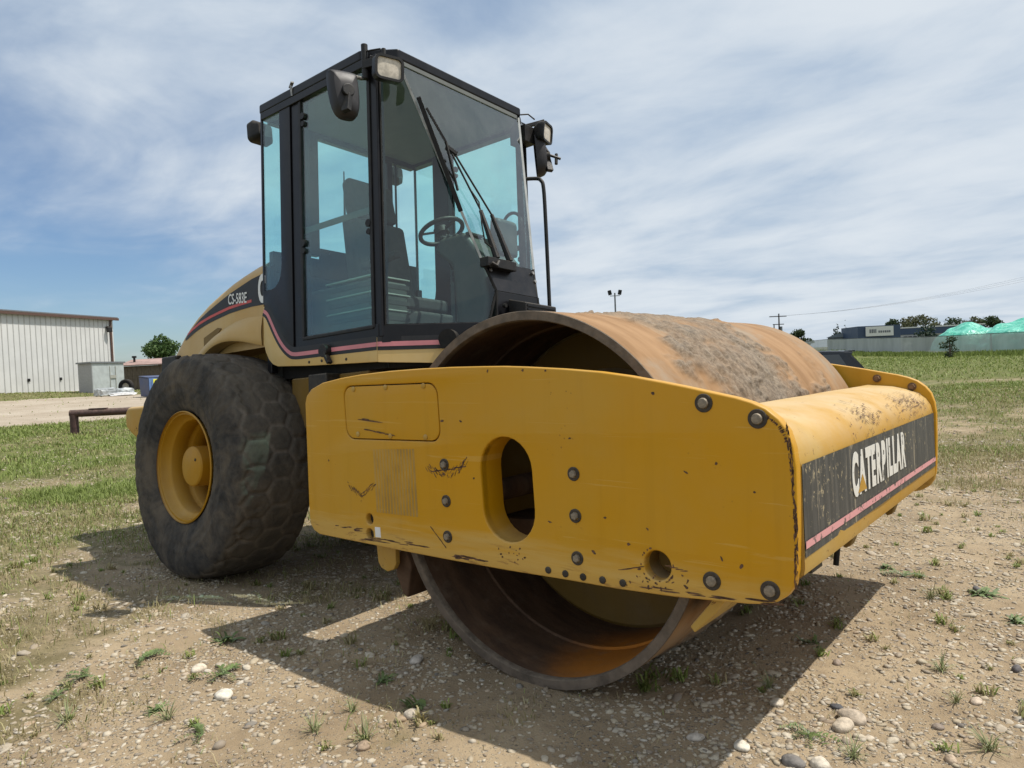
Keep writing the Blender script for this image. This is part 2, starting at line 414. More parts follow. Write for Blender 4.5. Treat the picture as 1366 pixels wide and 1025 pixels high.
def mat_tyre():
    t = NT('dusty_tyre_rubber')
    g = t.attr('groove')
    n1 = t.noise(3.5, 7, .68, .6); n2 = t.noise(14, 6, .65, .3)
    c = t.mix(t.ramp(n2, .3, .75), (.022, .021, .021), (.060, .054, .047))
    c = t.mix(t.math('MULTIPLY', t.ramp(n1, .38, .70), .8), c, (.135, .108, .078))
    c = t.mix(t.math('MULTIPLY', t.ramp(t.attr('tread'), .2, .8), .35), c, (.14, .115, .085))
    c = t.mix(t.math('MULTIPLY', g, t.ramp(t.noise(6, 4, .6), .3, .7, .05, .75)), c, (.20, .165, .13))
    c = t.mix(t.math('MULTIPLY', t.ramp(t.noise(8, 6, .7), .55, .8), .5), c, (.012, .012, .013))
    h = t.math('ADD', t.noise(45, 6, .7), t.math('MULTIPLY', n2, 1.5))
    return t.pbr(c, .82, 0, t.bump(h, .55, .006), .25)
M_TYRE = mat_tyre()
def mat_drum_out():
    t = NT('rusty_drum_steel')
    around = t.mapped((1.6, 5, 1.6))
    n1 = t.noise(1.6, 7, .62, .3, vec=around); n2 = t.noise(7, 8, .65)
    c = t.mix(t.ramp(n1, .3, .7), (.2200, .1188, .0484), (.3344, .1980, .0968))
    c = t.mix(t.ramp(t.noise(2.2, 7, .66, .5), .46, .68), c, (.2728, .2068, .1408))
    c = t.mix(t.math('MULTIPLY', t.ramp(n2, .55, .8), .5), c, (.24, .13, .07))
    mud = t.attr('mud')
    mc = t.mix(t.ramp(t.noise(38, 7, .78), .3, .7), (.085, .066, .048), (.30, .24, .175))
    mc = t.mix(t.math('MULTIPLY', t.ramp(t.voro(75), .10, .03), .8), mc, (.50, .44, .37))
    c = t.mix(t.math('MULTIPLY', mud, t.ramp(t.noise(6, 6, .7), .2, .6, .55, 1)), c, mc)
    h = t.math('ADD', t.math('MULTIPLY', n2, .3), t.math('MULTIPLY', mud, t.math('MULTIPLY', t.noise(40, 8, .75), 2.0)))
    return t.pbr(c, .78, 0, t.bump(h, .5, .012), .3)
M_DRUM = mat_drum_out()
def mat_drum_in():
    t = NT('inner_drum_rust')
    n = t.noise(3, 8, .65, .4, vec=t.mapped((1, 3, 1)))
    c = t.mix(t.ramp(n, .3, .7), (.06, .035, .022), (.14, .08, .045))
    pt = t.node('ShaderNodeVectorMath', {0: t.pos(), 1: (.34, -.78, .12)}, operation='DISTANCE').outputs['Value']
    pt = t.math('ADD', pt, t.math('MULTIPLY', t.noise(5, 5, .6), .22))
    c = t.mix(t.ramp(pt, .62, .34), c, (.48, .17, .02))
    c = t.mix(t.math('MULTIPLY', t.ramp(t.noise(9, 6, .7), .5, .8), .4), c, (.22, .17, .12))
    return t.pbr(c, .8, 0, t.bump(t.noise(20, 8, .7), .4, .01), .3)
M_DRUMIN = mat_drum_in()
M_DRUMRIM = mat_simple('drum_rim_steel', (.13, .10, .075), .7, .2, var=.35, scale=14, bump=.4, bscale=40, dust=.4)
M_BULK = mat_paint('dirty_shaded_yellow', (.22, .13, .022), (.18, .115, .04), rough=.6, wear=1.0, dust=.7)  # grimy old yellow; on the wheel disc its dark tone paints in shade
def mat_decal_worn():
    t = NT('worn_black_decal')
    sc = t.ramp(t.noise(1, 7, .74, .6, vec=t.mapped((16, 16, 2.4))), .575, .63)
    sc2 = t.ramp(t.math('ADD', t.noise(34, 8, .76), t.math('MULTIPLY', t.noise(2.5, 4, .6), .25)), .71, .76)
    c = t.mix(t.noise(7, 5, .6), (.028, .028, .027), (.058, .058, .054))
    c = t.mix(t.math('MULTIPLY', t.ramp(t.noise(1, 5, .6, vec=t.mapped((30, 30, 1.5))), .45, .8), .5), c, (.16, .15, .13))
    c = t.mix(t.math('MULTIPLY', sc, .7), c, (.32, .27, .19))
    c = t.mix(sc2, c, (.40, .33, .2))
    return t.pbr(c, .55, 0, t.bump(t.noise(30, 5, .6), .2, .004), .4)
M_DECALW = mat_decal_worn()
def mat_worn_vinyl(name, col, back, thr=.6):
    t = NT(name)
    m = t.ramp(t.noise(22, 7, .72, .5), thr, thr+.05)
    return t.pbr(t.mix(m, col, back), .55, 0, None, .4)
M_WHITEW = mat_worn_vinyl('worn_white_letters', (.68, .66, .60), (.10, .09, .075), .59)
M_PINKW = mat_worn_vinyl('worn_pink_stripe', (.64, .30, .30), (.10, .08, .07), .545)
M_SCUFF = mat_simple('bare_scuff', (.105, .052, .026), .75, var=.6, scale=60)
M_GHOST = mat_simple('sticker_residue', (.40, .235, .045), .6, var=.2, scale=8)
M_LBLADE = None
M_SEALL = mat_simple('glass_seal_grey', (.30, .31, .30), .5, var=.2)
M_MIRBK = mat_simple('mirror_housing', (.022, .021, .024), .5, var=.15, dust=.12, spec=.35)

# ================================================================== THE ROLLER
roller = thing('road_roller', 'big yellow single-drum soil compactor with black glazed cab, parked on the dirt', 'road roller')
HW = 1.089; YI = 1.134; YO = 1.180

# ---- drum
def build_drum():
    na, ny = 560, 180
    th = np.linspace(0, 2*np.pi, na, endpoint=False); yy = np.linspace(-HW, HW, ny)
    T, Y = np.meshgrid(th, yy, indexing='ij')
    s = T*0.767
    # caked mud: a ragged band over the middle of the shell
    n1 = fbm(s*1.6+3, Y*2.2+9, 5, 11); n2 = fbm(s*9, Y*5+4, 5, 23, .6); n3 = fbm(s*26+2, Y*18, 4, 31, .6)
    band = sstep(-1.0, -.45, Y)*(1-sstep(.10, .95, Y))
    m = sstep(.39, .56, n1*.55+band*.24+(n2-.5)*.5)*sstep(0, .25, band)
    crack = 1-sstep(.0, .05, np.abs(fbm(s*1.9+50+.6*n2, Y*5.5+7+1.2*n2, 4, 57, .55)-.5))
    m2 = m*(1-.9*crack)
    d = m2*(.004+.013*n2+.010*n3) + .0015*(n2-.5)
    # a few raised crusts
    d = d + m*sstep(.60, .72, fbm(s*5+9, Y*3+2, 4, 77))*.009
    edgef = np.clip((HW-np.abs(Y))/.03, 0, 1)
    R = .767 + d*edgef
    V = np.stack([R*np.cos(T), Y, .767+R*np.sin(T)], -1).reshape(-1, 3)
    idx = np.arange(na*ny).reshape(na, ny); a = idx; b = np.roll(idx, -1, 0)
    F = np.stack([a[:, :-1], a[:, 1:], b[:, 1:], b[:, :-1]], -1).reshape(-1, 4)
    M = np.array(MF); V = V @ M[:3, :3].T + M[:3, 3]
    me = np_mesh('drum', V, F.ravel(), np.full(len(F), 4), M_DRUM, True)
    at = me.attributes.new('mud', 'FLOAT', 'POINT'); at.data.foreach_set('value', np.clip(m.reshape(-1)*(.55+.6*n2.reshape(-1)), 0, 1).astype(np.float32))
    return part('drum', me, roller)
drum = build_drum()
ri = .727
for s in (-1, 1):
    m = MB(); m.lathe([(.767, s*(HW-.001)), (.765, s*(HW+.003)), (ri+.004, s*(HW+.003)), (ri, s*(HW-.004)), (ri, s*(HW-.03))], (0, 0, .767), 128)
    m.build('drum_rim', M_DRUMRIM, drum, MF, smooth=True, autosmooth=50)
for s in (-1, 1):
    m = MB(); m.lathe([(ri, s*(HW-.03)), (ri-.002, s*.72), (ri-.012, s*.715), (ri-.012, s*.70), (ri-.002, s*.695), (ri-.003, s*.40)], (0, 0, .767), 96)
    m.build('inner_shell', M_DRUMIN, drum, MF, smooth=True)
for s in (-1, 1):
    m = MB()
    m.lathe([(ri, s*.40), (ri-.02, s*.415), (.52, s*.40), (.50, s*.43), (.30, s*.43), (.28, s*.50), (.18, s*.50), (.17, s*.62), (.001, s*.62)], (0, 0, .767), 80)
    m.build('bulkhead', M_BULK, drum, MF, smooth=True, autosmooth=30)
for s in (-1, 1):
    m = MB(); m.disc((-.30, s*.62, .767), (0, s, 0), .05, .5)
    m.box(-.42, -.05, min(s*.55, s*.80), max(s*.55, s*.80), .45, .62); m.box(-.12, .22, min(s*.60, s*.75), max(s*.60, s*.75), .50, 1.05); m.box(.05, .13, min(s*.75, s*.80), max(s*.75, s*.80), .40, .95)
    for a in range(6):
        an = a*math.pi/3; m.disc((.34*math.cos(an), s*.43, .767+.34*math.sin(an)), (0, s, 0), .05, .09, 12)
    m.build('drum_mount', M_DRUMIN, drum, MF, smooth=True, bevel=.006)

# ---- side plates of the drum frame
M_RUST = mat_simple('rusty_nut', (.15, .085, .045), .8, var=.4, scale=40)
M_BOLT = mat_simple('dusty_bolt_head', (.24, .20, .15), .6, .3, var=.35, scale=60, dust=.3)
outline = [(-1.335, 1.225), (-1.318, 1.262), (-1.275, 1.293), (-1.18, 1.320), (-1.03, 1.334), (-.885, 1.341), (-.68, 1.343), (-.475, 1.339), (-.29, 1.332), (-.12, 1.322), (.0, 1.314), (.11, 1.303), (.28, 1.283),
           (.45, 1.259), (.57, 1.236), (.69, 1.208), (.78, 1.186), (.87, 1.162), (.95, 1.141), (1.0, 1.124), (1.045, 1.102), (1.083, 1.068), (1.108, 1.03), (1.121, .98), (1.125, .92), (1.119, .80), (1.112, .70), (1.103, .60), (1.092, .553),
           (1.068, .520), (1.035, .498), (1.0, .487), (.94, .481), (.684, .472), (.45, .474), (.25, .482), (-.05, .490), (-.376, .503), (-.62, .515), (-.865, .529), (-1.10, .542), (-1.29, .553), (-1.335, .570), (-1.362, .602), (-1.366, .66), (-1.35, .95)]
def slot(cx, cz, w, h, n=14):
    out = []; r = w/2
    for k in range(n+1): a = math.pi*k/n; out.append((cx+r*math.cos(a), cz+h/2-r+r*math.sin(a)*1.0))
    for k in range(n+1): a = math.pi+math.pi*k/n; out.append((cx+r*math.cos(a), cz-h/2+r+r*math.sin(a)))
    return out
def circ2(cx, cz, r, n=24, sy=1): return [(cx+r*math.cos(2*math.pi*k/n), cz+sy*r*math.sin(2*math.pi*k/n)) for k in range(n)]
SLOT = slot(-.027, .818, .268, .425)
BOLTS = [(.843, 1.128), (1.018, 1.071), (.306, .887), (.300, .730), (.295, .571), (.825, .543), (1.017, .533), (-.365, .916), (-.369, .759), (-.376, .605)]
def rrect(x0, x1, z0, z1, r, n=6):
    out = []
    for cx, cz, a0 in ((x1-r, z1-r, 0), (x0+r, z1-r, 90), (x0+r, z0+r, 180), (x1-r, z0+r, 270)):
        for k in range(n+1):
            a = math.radians(a0+90*k/n); out.append((cx+r*math.cos(a), cz+r*math.sin(a)))
    return out
PAN = (-1.018, -.378, 1.036, 1.294)
def panel_outline(g):  # the cover is a touch out of square
    return [(x, z-.022*(x-PAN[0])/(PAN[1]-PAN[0])) for x, z in rrect(PAN[0]+g, PAN[1]-g, PAN[2]+g, PAN[3]-g, .055)]
def side_plate(sgn):
    y = sgn*(YI+YO)/2; th = YO-YI
    Mp = MF @ Matrix(((1, 0, 0, 0), (0, 0, 1, y), (0, 1, 0, 0), (0, 0, 0, 1)))
    holes = [SLOT, circ2(.627, .574, .052), circ2(-.890, .653, .026, 16), circ2(-.896, .580, .027, 16), panel_outline(0)]
    pl = curve_plate('side_plate', [outline]+holes, th, .007, M_YEL, roller, Mp)
    # access cover set into the plate, with a dark joint round it
    cv = curve_plate('access_cover', [panel_outline(.0045)], th-.010, .003, M_YEL, pl, MF @ Matrix(((1, 0, 0, 0), (0, 0, 1, y+sgn*.003), (0, 1, 0, 0), (0, 0, 0, 1))))
    bk = MB(); y0, y1 = sorted((sgn*(YI-.02), sgn*(YI-.002)))
    bk.box(PAN[0]-.03, PAN[1]+.03, y0, y1, PAN[2]-.05, PAN[3]+.02); bk.build('cover_backing', M_DKSTEEL, pl, MF)
    # tubes welded behind the slot and the round hole
    m = MB(); n = len(SLOT); d0, d1 = sgn*(YO-.012), sgn*(YO-.135)
    m.add([(x, d0, z) for x, z in SLOT]+[(x, d1, z) for x, z in SLOT], [[i, (i+1) % n, n+(i+1) % n, n+i] for i in range(n)])
    m.build('slot_liner', M_YEL, pl, MF, smooth=True)
    m = MB(); C = circ2(.627, .574, .0525); n = len(C); d1 = sgn*(YO-.11)
    m.add([(x, d0, z) for x, z in C]+[(x, d1, z) for x, z in C]+[(.627, d1, .574)], [[i, (i+1) % n, n+(i+1) % n, n+i] for i in range(n)]+[[n+i, n+(i+1) % n, 2*n] for i in range(n)])
    m.build('hole_liner', M_BULK, pl, MF, smooth=True)
    for cx, cz, r in ((-.890, .653, .027), (-.896, .580, .028)):
        m = MB(); m.disc((cx, sgn*(YI+.004), cz), (0, sgn, 0), r, .012, 16); m.build('hole_plug', M_DKSTEEL, pl, MF)
    ys = sgn*YO; ex = (0, sgn, 0)
    proto = None
    for i, (x, z) in enumerate(BOLTS):
        r = .031 if i < 2 or i in (5, 6) else .0265
        if proto is None or r != proto[1]:
            m = MB(); m.lathe([(r, -.0005), (r, .0025), (r*.94, .004), (r*.62, .004), (r*.60, -.0005)], (0, 0, 0), 24, 'Z')
            ws = m.build('bolt', M_BWASH, None, I4, smooth=True).data
            m = MB(); m.lathe([(r*.58, -.0005), (r*.58, .009), (r*.50, .013), (.0005, .0145)], (0, 0, 0), 6 if r < .03 else 12, 'Z')
            hd = m.build('bolt_head', M_BOLT, None, I4, smooth=True, autosmooth=30).data
            for o in list(COL.objects):
                if o.data in (ws, hd): bpy.data.objects.remove(o)
            proto = (ws, r, hd)
        Mb = MF @ Matrix.Translation((x, ys, z)) @ Vector(ex).to_track_quat('Z', 'X').to_matrix().to_4x4() @ Matrix.Rotation(random.random()*2, 4, 'Z')
        b = part('bolt', proto[0], pl); b.matrix_local = Mb
        h = part('bolt_head', proto[2], pl); h.matrix_local = Mb
    for x, z in BOLTS[:2]:
        m = MB(); m.disc((x, sgn*YI, z), (0, -sgn, 0), .022, .008, 14); m.disc((x, sgn*(YI-.007), z), (0, -sgn, 0), .016, .018, 6); m.build('nut', M_RUST, pl, MF)
    for x, z in [(-.94, 1.275), (-.71, 1.27), (-.46, 1.262), (-.93, 1.058), (-.70, 1.045), (-.47, 1.036)]:
        m = MB(); m.lathe([(.0125, 0), (.0125, .003), (.008, .006), (.0005, .006)], (0, 0, 0), 12, 'Z')
        o = m.build('cover_screw', M_YELW, pl, MF @ Matrix.Translation((x, ys-sgn*.002, z)) @ Vector(ex).to_track_quat('Z', 'X').to_matrix().to_4x4(), smooth=True)
    for x, z in [(.155, .513), (.235, .507), (.315, .503), (.40, .501), (.485, .499)]:
        m = MB(); m.lathe([(.014, 0), (.014, .003), (.009, .005), (.0005, .004)], (0, 0, 0), 10, 'Z')
        m.build('stud', M_DKSTEEL, pl, MF @ Matrix.Translation((x, ys, z)) @ Vector(ex).to_track_quat('Z', 'X').to_matrix().to_4x4(), smooth=True)
    return pl
plate_r = side_plate(-1)
plate_l = side_plate(1)

# scuffs, chips and a ghost of an old label on the near plate (flat marks, a hair proud of the paint)
def chip(m, x, z, w, h, ang=0.0, jag=.35):
    n = 9; pts = []
    for k in range(n):
        a = 2*math.pi*k/n; q = 1+random.uniform(-jag, jag); dx, dz = w/2*math.cos(a)*q, h/2*math.sin(a)*q
        pts.append((x+dx*math.cos(ang)-dz*math.sin(ang), -YO-.0007, z+dx*math.sin(ang)+dz*math.cos(ang)))
    m.add(pts, [list(range(n))])
m = MB()
for k in range(70):   # sweep left of the upper bolt
    t = k/69; chip(m, -.47+.24*t+random.uniform(-.01, .01), .905-.045*math.sin(t*math.pi)+.035*t+random.uniform(-.016, .016), random.uniform(.006, .036), random.uniform(.0015, .005), (.9 if t > .5 else -.8)+random.uniform(-.3, .3))
for k in range(50):
    t = k/49; chip(m, -1.03+.20*t, .812-.045*math.sin(t*math.pi)+.015*t+random.uniform(-.014, .014), random.uniform(.006, .036), random.uniform(.0015, .0045), (.7 if t > .5 else -.9)+random.uniform(-.3, .3))
for k in range(9): chip(m, -.43+.2*k/9, .884+random.uniform(-.003, .003)+.003*k, .035, .006, .06)
chip(m, -.83, 1.118, .17, .007, -.12, .2); chip(m, -.86, 1.127, .06, .008, -.1)
for k in range(6): chip(m, -.86+.035*k, 1.078-.006*k, .05, .006, -.1)
for k in range(7): chip(m, -.47+.012*k, .635-.012*k, .03, .005, -.75)
for k in range(22): chip(m, .625+random.gauss(0, .06), .515+random.gauss(0, .016), random.uniform(.004, .016), random.uniform(.004, .010), random.random()*3)
for k in range(12): a = random.random()*6.28; chip(m, .627+.062*math.cos(a), .574+.062*math.sin(a), random.uniform(.006, .014), random.uniform(.005, .008), a+1.57)
for k in range(5): chip(m, .49+.018*k, .548+.004*k, .04, .004, .15)
for k in range(4): chip(m, .67+.02*k, .578-.004*k, .03, .004, .05)
for k in range(14): chip(m, random.uniform(.55, 1.05), .494+random.uniform(-.006, .006), random.uniform(.03, .10), .006, 0)
for k in range(16): chip(m, .0+random.gauss(0, .05), .565+random.gauss(0, .015), random.uniform(.004, .012), random.uniform(.004, .009))
for k in range(18): t = k/17; chip(m, -.95+.42*random.random(), .557+random.uniform(-.008, .006), random.uniform(.03, .12), .005, -.03)
for k in range(10): chip(m, -.26+random.uniform(-.1, .12), .523+random.uniform(-.01, .006), random.uniform(.03, .10), .008, -.05)
for k in range(8): chip(m, -1.14+random.uniform(0, .20), .597+random.uniform(-.01, .01), random.uniform(.02, .07), .006, 0.05)
for x, z in [(.865, .62), (.76, .90), (.30, 1.02), (-.25, 1.1), (.21, 1.28), (.60, .70), (.10, 1.29), (-.2, .86), (.43, .73), (-1.17, .93), (.99, .84), (.52, .64), (.72, .55), (.87, .93), (-.08, 1.30), (.66, 1.17), (-.36, 1.105), (.37, .60), (.18, .70), (.93, .60)]:
    chip(m, x, z, random.uniform(.007, .02), random.uniform(.006, .012), random.random()*3)
for k in range(120): q_ = random.random(); chip(m, 1.098+.014*math.sin(q_*2.6)+random.uniform(-.005, .006), .545+.50*q_, random.uniform(.002, .006), random.uniform(.005, .03), random.uniform(-.15, .15), .45)
for k in range(60): a = random.uniform(.1, 1.4); chip(m, .985+.118*math.cos(a), .985+.118*math.sin(a)*.9, random.uniform(.002, .005), random.uniform(.004, .016), a+1.6, .4)
sc_ = m.build('scuff_marks', M_SCUFF, plate_r, MF); sc_['kind'] = 'stuff'
m = MB()
for k in range(14):
    x0 = -.832+.0205*k; m.add([(x0, -YO-.0005, .688-.0006*k), (x0+.0135, -YO-.0005, .688-.0006*k), (x0+.0185, -YO-.0005, .985), (x0+.005, -YO-.0005, .985)], [(0, 1, 2, 3)])
m.build('label_residue', M_GHOST, plate_r, MF)['kind'] = 'stuff'
m = MB(); m.box(-.853, -.815, -YO-.0012, -YO, .57, .618); m.build('paper_tag', M_WHITE, plate_r, MF)

# ---- front bumper beam
prof = [(.80, 1.095), (.93, 1.078), (1.005, 1.056), (1.055, 1.032), (1.088, 1.002), (1.108, .965), (1.116, .92), (1.105, .60), (1.10, .578), (1.085, .566), (1.02, .566), (1.02, .60), (1.07, .62), (1.07, .92), (1.04, .99), (.93, 1.04), (.80, 1.06)]
prof = [(x, z) for x, z in prof]
def skew(y): return .0015-.0065*y/YI
m = MB(); N = 40; n = len(prof)
for k in range(N+1):
    y = -YI+2*YI*k/N
    for x, z in prof:
        dent = (.006 if z > .94 or z < .61 else .0012)*(mnoise.noise(Vector((x*2, y*2.3, z*3)))) if 0 < k < N else 0
        m.v.append(Vector((x+dent+skew(y), y, z+dent*.6)))
for k in range(N):
    for j in range(n): a = k*n+j; b = k*n+(j+1) % n; m.f.append([a, b, b+n, a+n])
m.f.append(list(range(n))); m.f.append([N*n+j for j in range(n)])
bumper = m.build('bumper_beam', M_YELW, roller, MF, smooth=True, autosmooth=28)
bend = catmull([(.98, 0, 1.066), (1.03, 0, 1.048), (1.063, 0, 1.028), (1.090, 0, 1.000), (1.110, 0, .965), (1.1175, 0, .93)], 6, False)
m = MB(); rb_ = random.Random(5)
for k in range(330):
    y = rb_.gauss(.72, .22) if k % 3 else rb_.gauss(-.18, .10); u = min(.97, max(.02, rb_.gauss(.62, .2))); y = max(-1.0, min(1.1, y))
    L_ = rb_.uniform(.003, .012)*(3 if rb_.random() < .15 else 1); W_ = rb_.uniform(.002, .005); i0 = u*(len(bend)-1); p = bend[int(i0)]; tn = (bend[min(int(i0)+1, len(bend)-1)]-bend[int(i0)-1 if int(i0) else 0]).normalized(); nn__ = Vector((-tn.z, 0, tn.x)); nn__ = nn__ if nn__.x+nn__.z > 0 else -nn__
    ang = rb_.uniform(-.5, .5)+(1.2 if rb_.random() < .5 else 0); d1 = (Vector((0, math.cos(ang), 0))+tn*math.sin(ang)); d2 = nn__.cross(d1); c_ = p+nn__*.0035+Vector((skew(y), y, 0))
    pts = [c_+d1*L_*math.cos(t_)*rb_.uniform(.6, 1.2)+d2*W_*math.sin(t_)*rb_.uniform(.6, 1.2) for t_ in [6.283*q/6 for q in range(6)]]; m.add(pts, [list(range(6))])
m.build('scuff_marks', M_SCUFF, bumper, MF)['kind'] = 'stuff'
def face_x(z): return 1.105+(z-.60)*(1.116-1.105)/(.92-.60)
def on_face(y, z, e=.0015):
    """point on the flat front of the beam, e proud of it"""
    return (face_x(z)+e+.0035+skew(y), y, z)
m = MB(); NN = 24
for k in range(NN+1):
    y = -YI+.004+(2*YI-.008)*k/NN
    for z in (.632, .665, .69, .78, .922): m.v.append(Vector(on_face(y, z, -.001)))
for k in range(NN):
    for j in range(4): a = k*5+j; m.f.append([a, a+1, a+6, a+5])
m.build('black_decal', M_DECALW, bumper, MF)
m = MB(); m.add([on_face(-YI+.006, .659), on_face(YI-.006, .659), on_face(YI-.006, .683), on_face(-YI+.006, .683)], [(0, 1, 2, 3)])
m.build('pink_stripe', M_PINKW, bumper, MF)
exf = Vector((0, 1, 0)); eyf = (Vector(on_face(0, .9))-Vector(on_face(0, .7))).normalized()
lt = 'CATERPILLAR'; xs_l = [-.575]; wid = {'C': .112, 'A': .105, 'T': .088, 'E': .085, 'R': .098, 'P': .092, 'I': .040, 'L': .080}
y0 = -.572
for ch in lt:
    Mt = MF @ plane_M(Vector(on_face(y0, .7365)), exf, eyf)
    o = text_mesh('letter', ch, M_WHITEW, bumper, Mt, .212, {'I': .52}.get(ch, .585), .0008, .0105)
    y0 += wid[ch]*.955 if ch != 'C' else wid[ch]*.92
m = MB(); m.add([on_face(-.505, .735, .0035), on_face(-.375, .735, .0035), on_face(-.432, .80, .0035)], [(0, 1, 2)]); m.build('triangle_emblem', M_YELW, bumper, MF)
# brackets under the beam, hose
for yb, w in ((-.02, .09), (.78, .09)):
    m = MB(); m.poly([(.86, yb, .60), (.97, yb, .60), (.965, yb, .47), (.945, yb, .42), (.92, yb, .41), (.895, yb, .44)], (0, w*.8, 0)); m.build('scraper_bracket', M_BULK, bumper, MF, bevel=.006)
m = MB(); m.tube([(1.0, -.39, .60), (1.0, -.395, .50), (.99, -.40, .43)], .011, 8); m.build('hose_end', M_RUBBER, bumper, MF, smooth=True)
m = MB(); m.box(.955, 1.02, -.78, -.66, .49, .57); m.tube([(.98, -.70, .57), (.98, -.62, .50), (1.0, -.5, .56)], .012, 8); m.build('lower_clamp', M_DKSTEEL, bumper, MF, bevel=.004)
# scraper bar close to the drum, front
m = MB(); m.poly([(.700, -YI+.02, .355), (.715, -YI+.02, .335), (.80, -YI+.02, .415), (.90, -YI+.02, .54), (.86, -YI+.02, .55), (.775, -YI+.02, .44)], (0, 2*YI-.04, 0)); m.build('front_scraper', M_YELW, roller, MF, bevel=.005)
m = MB(); m.poly([(-.97, -YI+.05, .52), (-.83, -YI+.05, .52), (-.835, -YI+.05, .42), (-.855, -YI+.05, .392), (-.90, -YI+.05, .378), (-.945, -YI+.05, .392), (-.965, -YI+.05, .42)], (0, .03, 0))
m.build('scraper_tab', M_YELW, roller, MF, bevel=.006)
m = MB(); pts = [(-.84, 0, .50), (-.88, 0, .46), (-.915, 0, .39), (-.91, 0, .34), (-.87, 0, .25), (-.84, 0, .24), (-.80, 0, .40)]
m.poly([(x, -1.02, z) for x, y, z in pts], (0, 2.04, 0)); m.build('rear_scraper', M_DRUMIN, roller, MF, bevel=.01)
# rear cross member of the drum frame and hitch
m = MB(); m.box(-1.33, -1.10, -YI, YI, .60, 1.20); m.build('cross_member', M_BULK, roller, MF, bevel=.01)
m = MB(); m.disc((-1.62, 0, .45), (0, 0, 1), .12, .85, 24); m.box(-1.9, -1.3, -.22, .22, .50, .62); m.box(-1.9, -1.3, -.22, .22, 1.05, 1.16)
m.build('articulation_hitch', M_DKSTEEL, roller, MF, smooth=True, bevel=.006)
m = MB(); m.tube([(-1.25, -.45, 1.0), (-1.5, -.5, 1.12), (-1.9, -.45, 1.0)], .025, 8); m.tube([(-1.25, -.38, 1.05), (-1.55, -.42, 1.2), (-1.95, -.38, 1.05)], .02, 8); m.tube([(-1.2, -.62, .80), (-2.0, -.50, .78)], .05, 12)
m.build('hydraulic_hoses', M_RUBBER, roller, MF, smooth=True)

